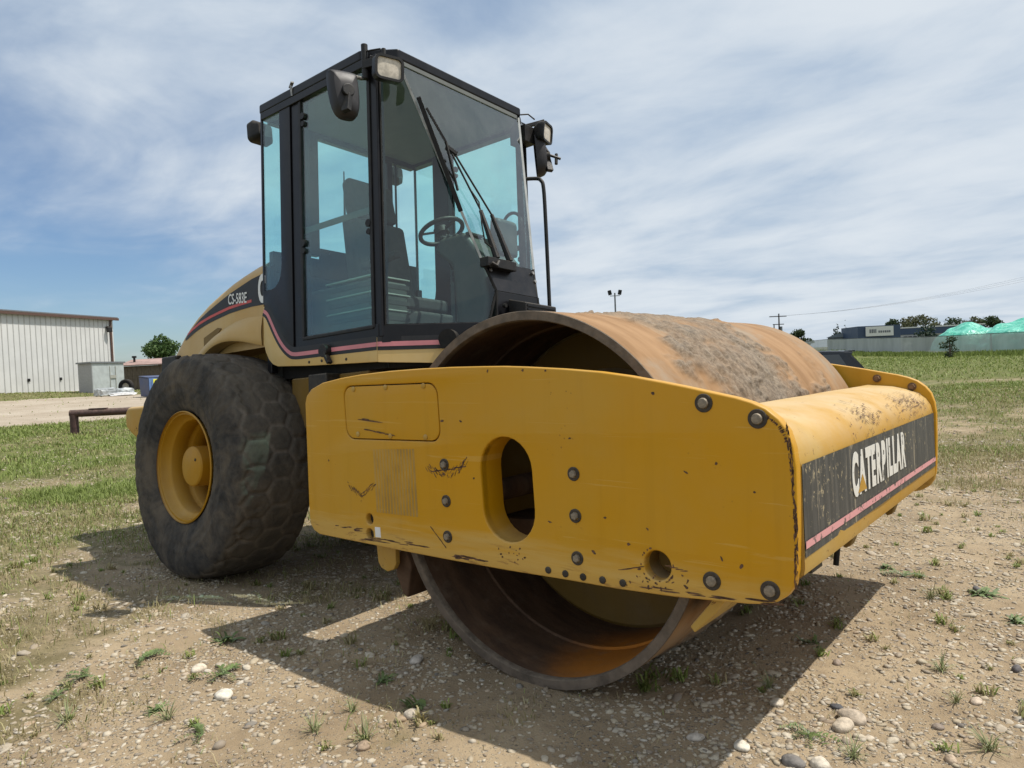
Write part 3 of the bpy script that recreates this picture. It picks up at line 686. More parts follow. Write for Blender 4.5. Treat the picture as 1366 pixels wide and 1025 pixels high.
# ================================================================== rear unit (local frame R)
# ---- wheels
def wheel(yc, sgn):
    Rt = .758
    na, ns = 420, 110
    # section from inner bead to outer bead
    sec = [(.36, -.235), (.40, -.262), (.50, -.288), (.60, -.292), (.68, -.278), (.725, -.252), (.744, -.215), (.752, -.15), (.757, -.07), (.758, 0)]
    sec = sec+[(r, -t) for r, t in sec[:-1][::-1]]
    sp = catmull([(r, t, 0) for r, t in sec], 8, closed=False)
    P = np.array([(p.x, p.y) for p in sp]); L = np.concatenate([[0], np.cumsum(np.hypot(*np.diff(P, axis=0).T))]); s = np.linspace(0, L[-1], ns)
    r0 = np.interp(s, L, P[:, 0]); t0 = np.interp(s, L, P[:, 1])
    nr = -np.gradient(t0, s); nt = np.gradient(r0, s); nn = np.hypot(nr, nt); nr, nt = -nr/nn, -nt/nn
    if nr[ns//2] < 0: nr, nt = -nr, -nt
    TH, S = np.meshgrid(np.linspace(0, 2*np.pi, na, endpoint=False), s-L[-1]/2, indexing='ij')
    # hexagonal lugs worn round
    ncell = 28; px = 2*np.pi*Rt/ncell; py = px*.866*1.04
    X = TH*Rt; best = np.full(X.shape, 9.0); second = np.full(X.shape, 9.0)
    for row in range(-5, 6):
        cy = row*py; off = (row % 2)*px/2
        kx = np.round((X-off)/px)
        for dk in (-1, 0, 1):
            cx = (kx+dk)*px+off
            jx = (_hash(np.mod(kx+dk, ncell), np.full_like(kx, row), 5)-.5)*.010
            d = np.hypot(X-cx-jx, S-cy); nb = d < best
            second = np.where(nb, best, np.minimum(second, d)); best = np.where(nb, d, best)
    e = (second-best)
    g = 1-sstep(.006, .030, e+.014*(fbm(TH*14, S*16, 3, 61, .6)-.5))
    tread = 1-sstep(.235, .30, np.abs(S)+.02*(fbm(TH*9, S*12, 3, 9)-.5))
    wear = sstep(.30, .68, fbm(TH*2.2+4, S*5+4, 4, 19, .6))*.85+.35
    disp = -.0135*g*tread*wear*(1-.35*sstep(.16, .0, np.abs(S)))
    disp += (fbm(TH*22, S*30, 4, 3)-.5)*.007+(fbm(TH*5, S*7, 3, 8)-.5)*.004*tread
    cut = sstep(.60, .66, fbm(TH*6+3, S*8, 3, 91, .6))*tread*sstep(.08, .2, np.abs(S)); disp -= .012*cut
    # side lugs that run over the shoulder, part broken off
    sh = sstep(.24, .29, np.abs(S))*(1-sstep(.36, .41, np.abs(S)))
    lug = sstep(.1, .5, np.sin(TH*ncell+np.sign(S)*.6)); disp += -.005*sh*lug*sstep(.35, .6, fbm(TH*3+1, S*2, 3, 29))
    # faint rings on the sidewall
    disp += .0025*np.sin((np.abs(S)-.42)*90)*sstep(.41, .43, np.abs(S))*(1-sstep(.5, .54, np.abs(S)))
    r = r0[None, :]+disp*nr[None, :]; t = t0[None, :]+disp*nt[None, :]
    # squash at the contact
    zz = r*np.sin(TH); xx = r*np.cos(TH)
    low = zz < -(Rt-.03); zz = np.where(low, -(Rt-.03)-(-(Rt-.03)-zz)*.25, zz)
    bulge = 1+.05*sstep(-.35, -.74, zz)
    V = np.stack([xx, t*bulge, zz], -1).reshape(-1, 3)+np.array([-2.915, yc, .802])
    Mx = np.array(MR); V = V @ Mx[:3, :3].T+Mx[:3, 3]
    idx = np.arange(na*ns).reshape(na, ns); b = np.roll(idx, -1, 0)
    F = np.stack([idx[:, :-1], idx[:, 1:], b[:, 1:], b[:, :-1]], -1).reshape(-1, 4)
    me = np_mesh('tyre', V, F.ravel(), np.full(len(F), 4), M_TYRE, True)
    for nm, val in (('groove', g*tread), ('tread', tread)):
        at = me.attributes.new(nm, 'FLOAT', 'POINT'); at.data.foreach_set('value', val.reshape(-1).astype(np.float32))
    w = link(bpy.data.objects.new('wheel', None), roller)
    part('tyre', me, w)
    c = (-2.915, yc, .797); q = sgn
    m = MB(); m.lathe([(.366, q*.268), (.373, q*.262), (.366, q*.250), (.350, q*.252), (.345, q*.240), (.338, q*.205), (.318, q*.195), (.312, q*.185), (.310, q*.10), (.314, q*.09), (.314, q*.08), (.303, q*.065), (.296, q*.055), (.294, q*-.03), (.301, q*-.04), (.301, q*-.06), (.288, q*-.07), (.286, q*-.17)], c, 96)
    m.lathe([(.362, -q*.25), (.34, -q*.2), (.32, -q*.1), (.298, 0)], c, 48)
    m.build('rim', M_RIM, w, MR, smooth=True, autosmooth=55)
    m = MB(); m.lathe([(.136, q*-.14), (.134, q*.195), (.126, q*.205), (.124, q*.206), (.0005, q*.208)], c, 48); m.lathe([(.175, q*-.15), (.175, q*-.08), (.158, q*-.07), (.158, q*-.02), (.133, q*-.01)], c, 48)
    m.build('hub', M_RIM, w, MR, smooth=True, autosmooth=35)
    m = MB(); m.lathe([(.287, q*-.165), (.25, q*-.185), (.17, q*-.15), (.05, q*-.145)], c, 64); m.build('wheel_disc', M_BULK, w, MR, smooth=True)  # darker colour paints in the shade deep inside the rim
    for k in range(8):
        a = k*math.pi/4+.2; m = MB(); m.disc((c[0]+.205*math.cos(a), c[1]-q*.17, c[2]+.205*math.sin(a)), (0, q, 0), .018, .04, 6)
        m.build('wheel_nut', M_DKSTEEL, w, MR)
    for k in range(4):
        a0_ = .95+k*math.pi/2; pts = [(c[0]+rr_*math.cos(a0_+da), c[1]-q*.172, c[2]+rr_*math.sin(a0_+da)) for rr_, da in ((.235, -.33), (.27, -.30), (.276, 0), (.27, .30), (.235, .33), (.225, 0))]
        m = MB(); m.poly(pts, (0, -q*.004, 0)); m.build('disc_opening', M_HOLE, w, MR)
    m = MB(); m.disc((c[0]+.060, c[1]+q*.205, c[2]+.045), (0, q, 0), .010, .005, 8); m.build('hub_plug', M_DKSTEEL, w, MR)
    return w
wheel(-.800, -1); wheel(.800, 1)
m = MB(); m.tube([(-2.915, -.75, .797), (-2.915, .75, .797)], .13, 20); m.box(-3.05, -2.78, -.3, .3, .6, .98); m.build('axle', M_DKSTEEL, roller, MR, smooth=True, bevel=.01)

# ---- chassis
m = MB(); m.box(-4.3, -2.0, -.46, .46, .72, 1.38); m.box(-2.0, -1.45, -.40, .40, 1.12, 1.38); m.box(-2.35, -1.55, -.60, -.40, 1.02, 1.36)
m.build('chassis', M_BULK, roller, MR, bevel=.015)
m = MB(); m.box(-2.02, -1.83, -.70, -.44, .98, 1.36); m.build('battery_box', M_DKSTEEL, roller, MR, bevel=.01)
m = MB(); m.poly([(-3.6, -.47, .9), (-2.35, -.47, .85), (-2.30, -.47, 1.30), (-2.50, -.47, 1.60), (-3.6, -.47, 1.55)], (0, .03, 0)); m.build('inner_fender', M_YELW, roller, MR)
# counterweight at the back
m = MB()
for s in (-1,):
    pts = [(-4.62, 1.262), (-4.40, 1.262), (-3.95, 1.262), (-3.95, .95), (-4.40, .97), (-4.55, 1.03), (-4.66, 1.09), (-4.67, 1.22)]
    m.poly([(x, -.70, z) for x, z in pts], (0, 1.4, 0))
m.build('counterweight', M_YELW, roller, MR, bevel=.03, seg=3)

# ---- hood
top = [(x, z+.058) for x, z in [(-2.505, 2.136), (-2.65, 2.118), (-2.801, 2.089), (-2.95, 2.055), (-3.109, 2.008), (-3.27, 1.955), (-3.442, 1.884), (-3.57, 1.826), (-3.679, 1.766), (-3.76, 1.712), (-3.827, 1.663), (-3.90, 1.60), (-3.94, 1.50), (-3.95, 1.34)]]
low = [(-2.505, 1.55), (-3.40, 1.45), (-3.95, 1.30)]
m = MB(); sec_n = 9; rows = []
hwid = .70
for i, (x, z) in enumerate(top):
    zb = 1.58 if x > -3.5 else 1.58-(-3.5-x)*.45
    ring = []
    rr = .11; w = hwid-.04*sstep(-3.3, -3.95, x)
    ring.append((x, -w, min(zb, z-.14))); ring.append((x, -w, z-rr*1.1))
    for k in range(1, sec_n): a = k/sec_n*math.pi/2; ring.append((x, -w+rr*(1-math.cos(a)), z-rr*1.1+rr*1.0*math.sin(a)))
    ring.append((x, -w+rr, z-.008)); ring.append((x, -.3, z+.010)); ring.append((x, 0, z+.016))
    rows.append(ring+[(p[0], -p[1], p[2]) for p in ring[:-1][::-1]])
nr_ = len(rows[0])
for r in rows: m.v += [Vector(p) for p in r]
for i in range(len(rows)-1):
    for k in range(nr_-1): a = i*nr_+k; m.f.append([a, a+1, a+1+nr_, a+nr_])
m.f.append(list(range(nr_))); m.f.append([(len(rows)-1)*nr_+k for k in range(nr_)])
hood = m.build('hood', M_HOOD, roller, MR, smooth=True, autosmooth=50)
# black side decal with red line, model lettering
YS = -hwid-.0015
def strip(pts_top, pts_bot, y=YS):
    mm = MB(); n = len(pts_top); mm.v = [Vector((x, y, z)) for x, z in pts_top+pts_bot]
    mm.f = [[i, i+1, n+i+1, n+i] for i in range(n-1)]; return mm
dt = [(-2.503, 2.012), (-2.65, 1.995), (-2.784, 1.972), (-2.94, 1.936), (-3.092, 1.890), (-3.23, 1.843), (-3.366, 1.786), (-3.50, 1.712), (-3.62, 1.635)]
def hood_w(x): return hwid-.04*float(sstep(-3.3, -3.95, np.float64(x)))
dt = [(-2.503, 2.080), (-2.65, 2.062), (-2.784, 2.034), (-2.94, 2.000), (-3.092, 1.957), (-3.23, 1.916), (-3.366, 1.870), (-3.50, 1.818), (-3.598, 1.775), (-3.63, 1.750)]
db = [(-2.503, 1.868), (-2.65, 1.872), (-2.784, 1.868), (-2.94, 1.860), (-3.092, 1.842), (-3.23, 1.823), (-3.366, 1.798), (-3.50, 1.764), (-3.598, 1.738), (-3.63, 1.735)]
rd_t = [(x, z+.030+.004*i*(i < 4)*0) for i, (x, z) in enumerate(db)]
def on_hood(pts, e):
    """hood side surface: flat low down, rounding over near the top"""
    out = []
    for x, z in pts:
        zt = np.interp(-x, [-p[0] for p in top], [p[1] for p in top]); w = hood_w(x); dz = (z-(zt-.121))
        y = -w
        if dz > 0: a = math.asin(min(1, dz/.11)); y = -w+.11*(1-math.cos(a))
        out.append((x, y-e, z))
    return out
def hstrip(T, B, e, n=4):
    mm = MB(); cols = []
    for (xt, zt), (xb, zb) in zip(T, B): cols.append(on_hood([(xt+(xb-xt)*k/n, zt+(zb-zt)*k/n) for k in range(n+1)], e))
    for c in cols: mm.v += [Vector(p) for p in c]
    for i in range(len(cols)-1):
        for k in range(n): a = i*(n+1)+k; mm.f.append([a, a+1, a+n+2, a+n+1])
    return mm
hstrip(dt, db, .002, 6).build('black_decal', M_DECAL, hood, MR, smooth=True)
rt = [(x, z+.050) for x, z in db[1:-1]]; rb = [(x, z+.030) for x, z in db[1:-1]]
hstrip(rt, rb, .0035, 1).build('red_stripe', M_RED, hood, MR)
def hood_text(txt, x, z, size, xs, off, slope, nm):
    ex = Vector((1, 0, slope)); ey = Vector((.10, 0.0, 1)); ey = (ey-ex.normalized()*ey.dot(ex.normalized())).normalized()
    return text_mesh(nm, txt, M_WHITE, hood, MR @ plane_M((x, -hwid-.0052, z), ex, ey), size, xs, .0006, off)
hood_text('CS-583E', -2.955, 1.926, .104, .68, .0012, -.07, 'model_lettering')
hood_text('C', -2.562, 1.893, .250, .50, .012, 0.0, 'brand_letter')
# flared fender over the wheel
A = [(-2.515, -.703, 1.790), (-2.66, -.703, 1.800), (-2.82, -.703, 1.795), (-2.98, -.703, 1.765), (-3.12, -.703, 1.715), (-3.27, -.703, 1.640), (-3.40, -.703, 1.56), (-3.52, -.703, 1.47)]
B = [(-2.515, -.712, 1.598), (-2.62, -.745, 1.628), (-2.74, -.775, 1.650), (-2.87, -.80, 1.655), (-3.00, -.815, 1.628), (-3.14, -.81, 1.572), (-3.27, -.785, 1.50), (-3.42, -.75, 1.40)]
m = MB(); Ac = catmull(A, 4, False); Bc = catmull(B, 4, False); q = len(Ac); K = 6
for a, b in zip(Ac, Bc):
    for k in range(K+1):
        t = k/K; p = a.lerp(b, t); p.y -= .030*math.sin(math.pi*t)*(0.3+.7*sstep(-2.55, -2.8, p.x)); m.v.append(p)
    m.v.append(b+Vector((0, .006, -.012))); m.v.append(b+Vector((0, .10, -.012)))
W_ = K+3
for i in range(q-1):
    for k in range(W_-1): a = i*W_+k; m.f.append([a, a+1, a+1+W_, a+W_])
m.build('fender_flare', M_HOOD, hood, MR, smooth=True, autosmooth=50)
m = MB(); m.box(-3.96, -3.72, -.715, -.60, 1.36, 1.63); m.build('tail_lamp_box', M_TRIM, hood, MR, bevel=.012)
m = MB(); m.poly([(-3.30, -.706, 1.72), (-3.10, -.706, 1.775), (-3.05, -.706, 1.765), (-3.14, -.706, 1.70), (-3.30, -.706, 1.62)], (0, .004, 0)); m.build('fender_recess', M_BULK, hood, MR)

# ---- cab
WC = .70; XR = -2.49; ZT = 3.180; ZR = 3.240; ZF = 1.530
plan_roof = [(XR-.02, -WC-.012), (-1.43, -WC-.012), (-1.25, -.572), (-1.25, .572), (-1.43, WC+.012), (XR-.02, WC+.012)]
m = MB(); m.poly([(x, y, ZT-.004) for x, y in plan_roof], (0, 0, ZR-ZT+.004)); cab = m.build('cab_roof', M_CABBLK, roller, MR, bevel=.012)
m = MB(); m.poly([(x*.985-.02, y*.93, ZT-.03) for x, y in plan_roof], (0, 0, .024)); m.build('headliner', M_LINER, cab, MR)
frame = MB()
def post(a, b, w, h, up=(1, 0, 0)): frame.bar(a, b, w, h, up)
for s in (-1, 1):
    y = s*(WC-.03)
    post((-2.455, y, 1.40), (-2.455, y, 2.12), .05, .05)              # rear corner, glass above
    post((-2.13, s*(WC-.035), ZF), (-2.13, s*(WC-.035), ZT), .06, .16)  # C post seen inside
    post((-2.105, s*(WC-.012), ZF), (-2.105, s*(WC-.012), ZT), .024, .085)
    post((-1.335, s*(WC-.03), ZF), (-1.335, s*(WC-.03), ZT), .055, .062)  # B post
    post((XR, s*(WC-.02), ZT-.03), (-1.33, s*(WC-.02), ZT-.03), .07, .05, (0, 0, 1))
    post((-1.34, s*(WC-.03), ZT-.02), (-1.265, s*.56, ZT-.02), .035, .03, (0, 0, 1))
    post((-2.10, s*(WC-.018), ZF+.035), (-1.33, s*(WC-.018), ZF+.035), .04, .08, (0, 0, 1))
    post((-1.33, s*(WC-.022), ZF+.015), (-.885, s*.275, ZF+.015), .045, .105, (0, 0, 1))
post((-1.275, -.56, ZT-.015), (-1.275, .56, ZT-.015), .03, .03, (0, 0, 1))
post((-2.47, -.66, ZT-.04), (-2.47, .66, ZT-.04), .05, .06, (0, 0, 1)); post((-2.47, -.66, 2.16), (-2.47, .66, 2.16), .05, .14, (0, 0, 1)); post((-2.455, -.28, 2.26), (-2.455, .66, 2.26), .02, .10, (0, 0, 1))
post((-2.47, -.40, 2.25), (-2.47, -.40, ZT), .05, .24, (0, 1, 0)); post((-2.47, .40, 2.25), (-2.47, .40, ZT), .04, .05, (0, 1, 0))
frame.build('cab_frame', M_CABBLK, cab, MR, bevel=.005)
m = MB(); m.box(-2.46, -1.38, -.60, .60, 1.36, 1.444); m.poly([(-1.4, -.6, 1.36), (-1.06, -.40, 1.36), (-.88, -.25, 1.36), (-.88, .25, 1.36), (-1.06, .40, 1.36), (-1.4, .6, 1.36)], (0, 0, .085)); m.build('cab_floor', M_RUBBER, cab, MR)
m = MB(); m.box(-2.478, -2.45, -.66, .66, 1.38, 2.10); m.build('rear_wall', M_INT, cab, MR)

# side skins: black sheet with the rear quarter opening, sweeping down to the sill
def skin_outline(s=1):
    pts = [(XR-.008, 3.178), (-2.155, 3.178), (-2.155, 1.60), (-2.155, ZF+.01), (-2.20, 1.566), (-2.255, 1.600), (-2.31, 1.652), (-2.36, 1.716), (-2.41, 1.79), (-2.45, 1.838), (XR-.008, 1.868)]
    return pts
hole = [(-2.477, 3.128)]+[(-2.285, 3.128), (-2.275, 3.118), (-2.275, 2.10), (-2.285, 2.04), (-2.31, 1.995), (-2.345, 1.965), (-2.39, 1.955), (-2.477, 1.955)]
for s in (-1, 1):
    Ms = MR @ Matrix(((1, 0, 0, 0), (0, 0, 1, s*(WC+.003)), (0, 1, 0, 0), (0, 0, 0, 1)))
    curve_plate('side_skin', [skin_outline(), hole], .012, .002, M_CABBLK, cab, Ms)
    m = MB(); m.poly([(x, s*(WC+.0045), z) for x, z in hole], (0, -s*.005, 0)); m.build('rear_quarter_glass', M_GLASS, cab, MR)
    # lower body panel
    lp = [(-2.155, ZF-.002), (-2.20, 1.548), (-2.255, 1.585), (-2.31, 1.640), (-2.36, 1.704), (-2.41, 1.778), (-2.45, 1.825), (XR-.008, 1.852), (XR-.008, 1.60), (-2.475, 1.54), (-2.44, 1.49), (-2.395, 1.455), (-2.34, 1.437), (-2.0, 1.415), (-1.337, 1.387), (-1.337, ZF-.002)]
    Ml = MR @ Matrix(((1, 0, 0, 0), (0, 0, 1, s*(WC+.001)), (0, 1, 0, 0), (0, 0, 0, 1)))
    lo = curve_plate('lower_side_panel', [lp], .014, .003, M_CREAM, cab, Ml)
    m = MB(); a0, b0 = Vector((-1.336, s*(WC+.008), 0)), Vector((-.99, s*.405, 0)); off = Vector((0, -s*.012, 0))
    m.poly([a0+Vector((0, 0, 1.385)), b0+Vector((0, 0, 1.365)), b0+Vector((0, 0, ZF-.002)), a0+Vector((0, 0, ZF-.002))], off); m.build('front_side_panel', M_CREAM, cab, MR, bevel=.002)
    # pink and black pinstripes following the swage
    cen = [(XR-.004, 1.822), (-2.45, 1.795), (-2.41, 1.742), (-2.36, 1.668), (-2.31, 1.604), (-2.255, 1.551), (-2.20, 1.516), (-2.155, 1.502), (-2.05, 1.497), (-1.7, 1.494), (-1.34, 1.488)]
    cc = catmull([(x, 0, z) for x, z in cen], 3, False)
    def band(o0, o1, e, nm, mt):
        mm = MB(); n = len(cc)
        for i, p in enumerate(cc):
            d = (cc[min(i+1, n-1)]-cc[max(i-1, 0)]).normalized(); nv = Vector((d.z, 0, -d.x))
            if nv.z < 0: nv = -nv
            for o_ in (o0, o1): q_ = p+nv*o_; mm.v.append(Vector((q_.x, s*(WC+.008+e), q_.z)))
        for i in range(n-1): mm.f.append([2*i, 2*i+1, 2*i+3, 2*i+2])
        mm.build(nm, mt, lo, MR)
    band(.006, .046, .0012, 'black_stripe', M_DECAL); band(-.013, .012, .0018, 'pink_stripe', M_PINK); band(-.034, -.012, .0012, 'black_stripe', M_DECAL)
    u = (b0-a0).normalized(); nrm = Vector((u.y, -u.x, 0)); nrm = nrm if nrm.y*s > 0 else -nrm
    for z0, z1, nm, mt, e in ((1.500, ZF, 'black_stripe', M_DECAL, .002), (1.474, 1.501, 'pink_stripe', M_PINK, .003), (1.452, 1.475, 'black_stripe', M_DECAL, .002)):
        m = MB(); m.add([a0+nrm*e+Vector((0, 0, z0)), b0+nrm*e+Vector((0, 0, z0)), b0+nrm*e+Vector((0, 0, z1)), a0+nrm*e+Vector((0, 0, z1))], [(0, 1, 2, 3)]); m.build(nm, mt, lo, MR)
    # door
    yd = s*(WC-.004)
    m = MB()
    for a, b in (((-2.055, ZF+.055), (-2.055, 3.155)), ((-1.372, ZF+.055), (-1.372, 3.155))): m.bar((a[0], yd, a[1]), (b[0], yd, b[1]), .020, .026, (1, 0, 0))
    for z in (ZF+.060, 3.150): m.bar((-2.06, yd, z), (-1.37, yd, z), .026, .020, (0, 0, 1))
    door = m.build('door_frame', M_TRIM, cab, MR, bevel=.004)
    m = MB(); m.box(-2.045, -1.382, min(s*.690, s*.694), max(s*.690, s*.694), ZF+.07, 3.14); m.build('door_glass', M_GLASS, door, MR)
    m = MB(); m.box(-2.045, -1.382, min(s*.683, s*.689), max(s*.683, s*.689), 2.262, 2.300); m.build('window_rail', M_INTL, door, MR)
    for (x, z) in ((-2.035, 2.20), (-1.395, 2.20), (-2.02, 3.02)):
        m = MB(); m.disc((x, s*.690, z), (0, s, 0), .022, .02, 14); m.disc((x, s*.69, z-.05), (0, s, 0), .018, .018, 14); m.build('door_latch', M_TRIM, door, MR, smooth=True)
    # quarter glass
    G0, G1 = (-1.305, s*.672, ZF+.06), (-1.305, s*.672, 3.155); G2, G3, G4, G5 = (-1.262, s*.562, 3.165), (-.935, s*.250, 1.985), (-.872, s*.195, 1.79), (-.880, s*.262, ZF+.06)
    m = MB(); m.add([G0, G5, G4, G3, G2, G1], [(0, 1, 2), (0, 2, 3), (0, 3, 4), (0, 4, 5)]); m.build('quarter_glass', M_GLASS, cab, MR)
    m = MB(); m.bar(G2, G3, .014, .014); m.build('glass_edge_seal', M_SEALL, cab, MR)
    m = MB(); m.bar(G3, G4, .010, .014); m.bar(G4, G5, .010, .014); m.bar((-.872, s*.195, 1.79), (-.868, s*.21, 1.38), .016, .016, (1, 0, 0)); m.build('cowl_seal', M_RUBBER, cab, MR)
    m = MB(); m.bar((-1.302, s*.675, ZF+.06), (-1.302, s*.675, 3.15), .010, .012, (1, 0, 0)); m.bar((-1.302, s*.675, ZF+.065), (-.885, s*.266, ZF+.065), .012, .012); m.build('glass_gasket', M_RUBBER, cab, MR)
m = MB(); m.add([(-1.262, -.560, 3.168), (-1.262, .560, 3.168), (-.935, .252, 1.985), (-.935, -.252, 1.985)], [(0, 1, 2, 3)]); m.build('windshield', M_WSCREEN, cab, MR)
m = MB(); m.add([(-2.482, -.695, 2.12), (-2.482, .695, 2.12), (-2.482, .695, 3.165), (-2.482, -.695, 3.165)], [(0, 1, 2, 3)]); m.build('rear_window', M_GLASS, cab, MR)
m = MB(); m.bar((-2.478, .48, 2.32), (-2.478, .48, 3.14), .012, .012, (1, 0, 0)); m.build('rear_window_bar', M_TRIM, cab, MR)
# cowl under the windshield
m = MB()
m.poly([(-.935, -.252, 1.985), (-.935, .252, 1.985), (-.868, .197, 1.79), (-.868, -.197, 1.79)], (-.012, 0, 0))
m.poly([(-.866, -.197, 1.788), (-.866, .197, 1.788), (-.850, .205, 1.37), (-.850, -.205, 1.37)], (-.012, 0, 0))
m.build('cowl', M_CABBLK, cab, MR, bevel=.003)
for y_, z_ in ((-.215, 1.955), (-.20, 1.915), (.215, 1.955), (.22, 1.90)):
    m = MB(); m.disc((-.918+.03*(1.955-z_)/.04*.3, y_, z_), (1, 0, .3), .011, .008, 10); m.build('cowl_bolt', M_STEEL, cab, MR)
m = MB(); m.poly([(-.85, -.115, 1.745), (-.72, -.115, 1.712), (-.72, -.115, 1.50), (-.85, -.115, 1.50)], (0, .30, 0)); vent = m.build('air_intake_box', M_TRIM, cab, MR, bevel=.006)
for k in range(7):
    m = MB(); m.box(-.722, -.714, -.10, .17, 1.690-.022*k, 1.699-.022*k); m.build('louvre', M_CABBLK, vent, MR)
for q_, a_, r__, h_ in (((-.845, -.165, 1.70), (1, 0, 0), .012, .02), ((-.845, -.165, 1.60), (1, 0, 0), .012, .02), ((-1.01, -.445, 1.50), (.4, -1, 0), .055, .05)):
    m = MB(); m.disc(q_, a_, r__, h_, 18); m.build('rubber_buffer', M_RUBBER, cab, MR, smooth=True)
m = MB(); m.disc((-1.80, -.705, 1.49), (0, -1, 0), .040, .045, 16); m.bar((-1.80, -.735, 1.49), (-1.745, -.735, 1.41), .035, .02); m.build('door_holdback', M_TRIM, cab, MR, smooth=True, bevel=.003)
for x_, z_ in ((-1.99, 1.437), (-1.86, 1.435), (-1.80, 1.43), (-1.62, 1.425)):
    m = MB(); m.disc((x_, -WC-.006, z_), (0, -1, 0), .009, .005, 8); m.build('panel_screw', M_DKSTEEL, cab, MR)

# ---- interior
m = MB(); m.box(-2.30, -1.72, -.16, .34, 1.44, 1.80); m.box(-2.28, -1.74, -.12, .30, 1.80, 1.90); seat = m.build('seat', M_SEAT, cab, MR, bevel=.03, seg=3)
m = MB(); m.poly([(-2.24, -.20, 1.90), (-2.08, -.20, 1.90), (-2.20, -.20, 2.52), (-2.32, -.20, 2.52)], (0, .52, 0)); m.build('backrest', M_SEAT, seat, MR, bevel=.04, seg=3)
m = MB(); m.poly([(-2.20, -.16, 2.53), (-2.31, -.16, 2.53), (-2.36, -.16, 2.80), (-2.27, -.16, 2.83)], (0, .42, 0)); m.build('headrest', M_SEAT, seat, MR, bevel=.035, seg=3)
m = MB(); m.bar((-2.05, -.21, 2.12), (-1.70, -.21, 2.15), .06, .05); m.build('armrest', M_SEAT, seat, MR, bevel=.015)
# side console with louvres, right of the seat
m = MB(); m.box(-2.30, -1.55, -.56, -.26, 1.44, 1.93); con = m.build('side_console', M_INTL, cab, MR, bevel=.03, seg=3)
for k in range(3):
    m = MB(); m.box(-2.0, -1.545, -.568, -.25, 1.935-.10*k, 1.945-.10*k); m.build('console_edge', M_CREAMTRIM if k != 9 else M_INT, con, MR, bevel=.003)
    m = MB(); m.box(-1.98, -1.548, -.565, -.255, 1.878-.10*k, 1.905-.10*k); m.build('console_slot', M_INT, con, MR)
m = MB(); m.tube([(-1.75, -.40, 1.93), (-1.72, -.40, 2.10)], .012, 8); m.tube([(-1.72, -.40, 2.08), (-1.71, -.40, 2.17)], .028, 10, r1=.022); m.build('control_lever', M_TRIM, con, MR, smooth=True)
# dash pedestal
m = MB(); m.poly([(-1.22, -.17, 1.44), (-1.02, -.17, 1.44), (-.96, -.17, 1.75), (-1.00, -.17, 2.02), (-1.15, -.17, 2.20), (-1.36, -.17, 2.20), (-1.42, -.17, 2.12), (-1.26, -.17, 2.00)], (0, .38, 0)); dash = m.build('dashboard', M_DASH, cab, MR, bevel=.035, seg=3)
for k in range(5):
    m = MB(); m.box(-1.36+.055*k, -1.33+.055*k, -.16, -.02, 2.195-.004*k, 2.212-.004*k); m.build('air_vent', M_INT, dash, MR, bevel=.006)
m = MB(); m.poly([(-1.12, .02, 2.10), (-1.02, .02, 2.06), (-1.02, .02, 2.30), (-1.10, .02, 2.32)], (0, .20, 0)); m.build('instrument_pod', M_DASH, dash, MR, bevel=.03, seg=3)
m = MB(); c0 = Vector((-1.48, -.02, 2.29)); ax = Vector((-.40, 0, .92)).normalized(); e1 = Vector((0, 1, 0)); e2 = ax.cross(e1)
ring = [c0+(e1*math.cos(a)+e2*math.sin(a))*.145 for a in [2*math.pi*k/36 for k in range(37)]]; m.tube(ring, .015, 8, cap=False)
for a in (.5, 2.6, 4.7): m.bar(c0, c0+(e1*math.cos(a)+e2*math.sin(a))*.14, .02, .012)
m.disc(c0-ax*.02, ax, .05, .04, 16); m.tube([c0, c0-ax*.28], .03, 12)
m.build('steering_wheel', M_TRIM, cab, MR, smooth=True, autosmooth=50)
m = MB(); m.tube([(-2.62, .08, 2.6), (-2.62, .08, 3.0)], .010, 6, r1=.005); m.build('aerial', M_TRIM, cab, MR, smooth=True)
m = MB(); m.tube([(-1.45, .64, 2.44), (-1.62, .63, 2.44)], .012, 8); c1 = Vector((-1.40, .62, 2.44)); m.tube([c1+Vector((math.cos(a)*.085, 0, math.sin(a)*.085)) for a in [2*math.pi*k/20 for k in range(21)]], .012, 8, cap=False)
m.build('grab_ring', M_TRIM, cab, MR, smooth=True)

# ---- wipers on the windshield plane
A_ = Vector((-1.26, -.56, 3.18)); nrm = Vector((.965, 0, .262)); slope = (Vector((-.935, 0, 1.985))-Vector((-1.262, 0, 3.168)))
def ws(y, z, off=.05):
    t = (3.168-z)/(3.168-1.985); x = -1.262+t*(-.935+1.262); return Vector((x, y, z))+nrm*off
m = MB(); piv1, piv2 = ws(-.165, 1.975), ws(-.045, 1.975)
m.tube([piv1, piv1.lerp(ws(-.205, 2.276), .98)], .021, 8, r1=.012); m.tube([ws(-.205, 2.276), ws(-.349, 2.622)], .006, 6)
m.tube([piv2, ws(-.108, 2.263)], .021, 8, r1=.012); m.tube([ws(-.108, 2.263), ws(-.319, 2.616)], .006, 6); m.bar(ws(-.375, 2.635), ws(-.305, 2.610), .03, .02)
wip = m.build('wiper_arms', M_TRIM, cab, MR, smooth=True)
m = MB(); m.bar(ws(-.494, 2.933, .03), ws(-.365, 2.242, .03), .016, .026); m.bar(ws(-.470, 2.86, .05), ws(-.385, 2.66, .062), .012, .012); m.bar(ws(-.385, 2.66, .062), ws(-.372, 2.36, .05), .012, .012)
m.build('wiper_blade', M_RUBBER, wip, MR)
m = MB(); m.box(-.935, -.87, -.26, .0, 1.93, 1.985); m.tube([ws(-.17, 1.95, .06), ws(-.21, 1.91, .07), ws(-.24, 1.93, .06)], .012, 8); m.build('wiper_mount', M_TRIM, wip, MR, smooth=True, bevel=.01)
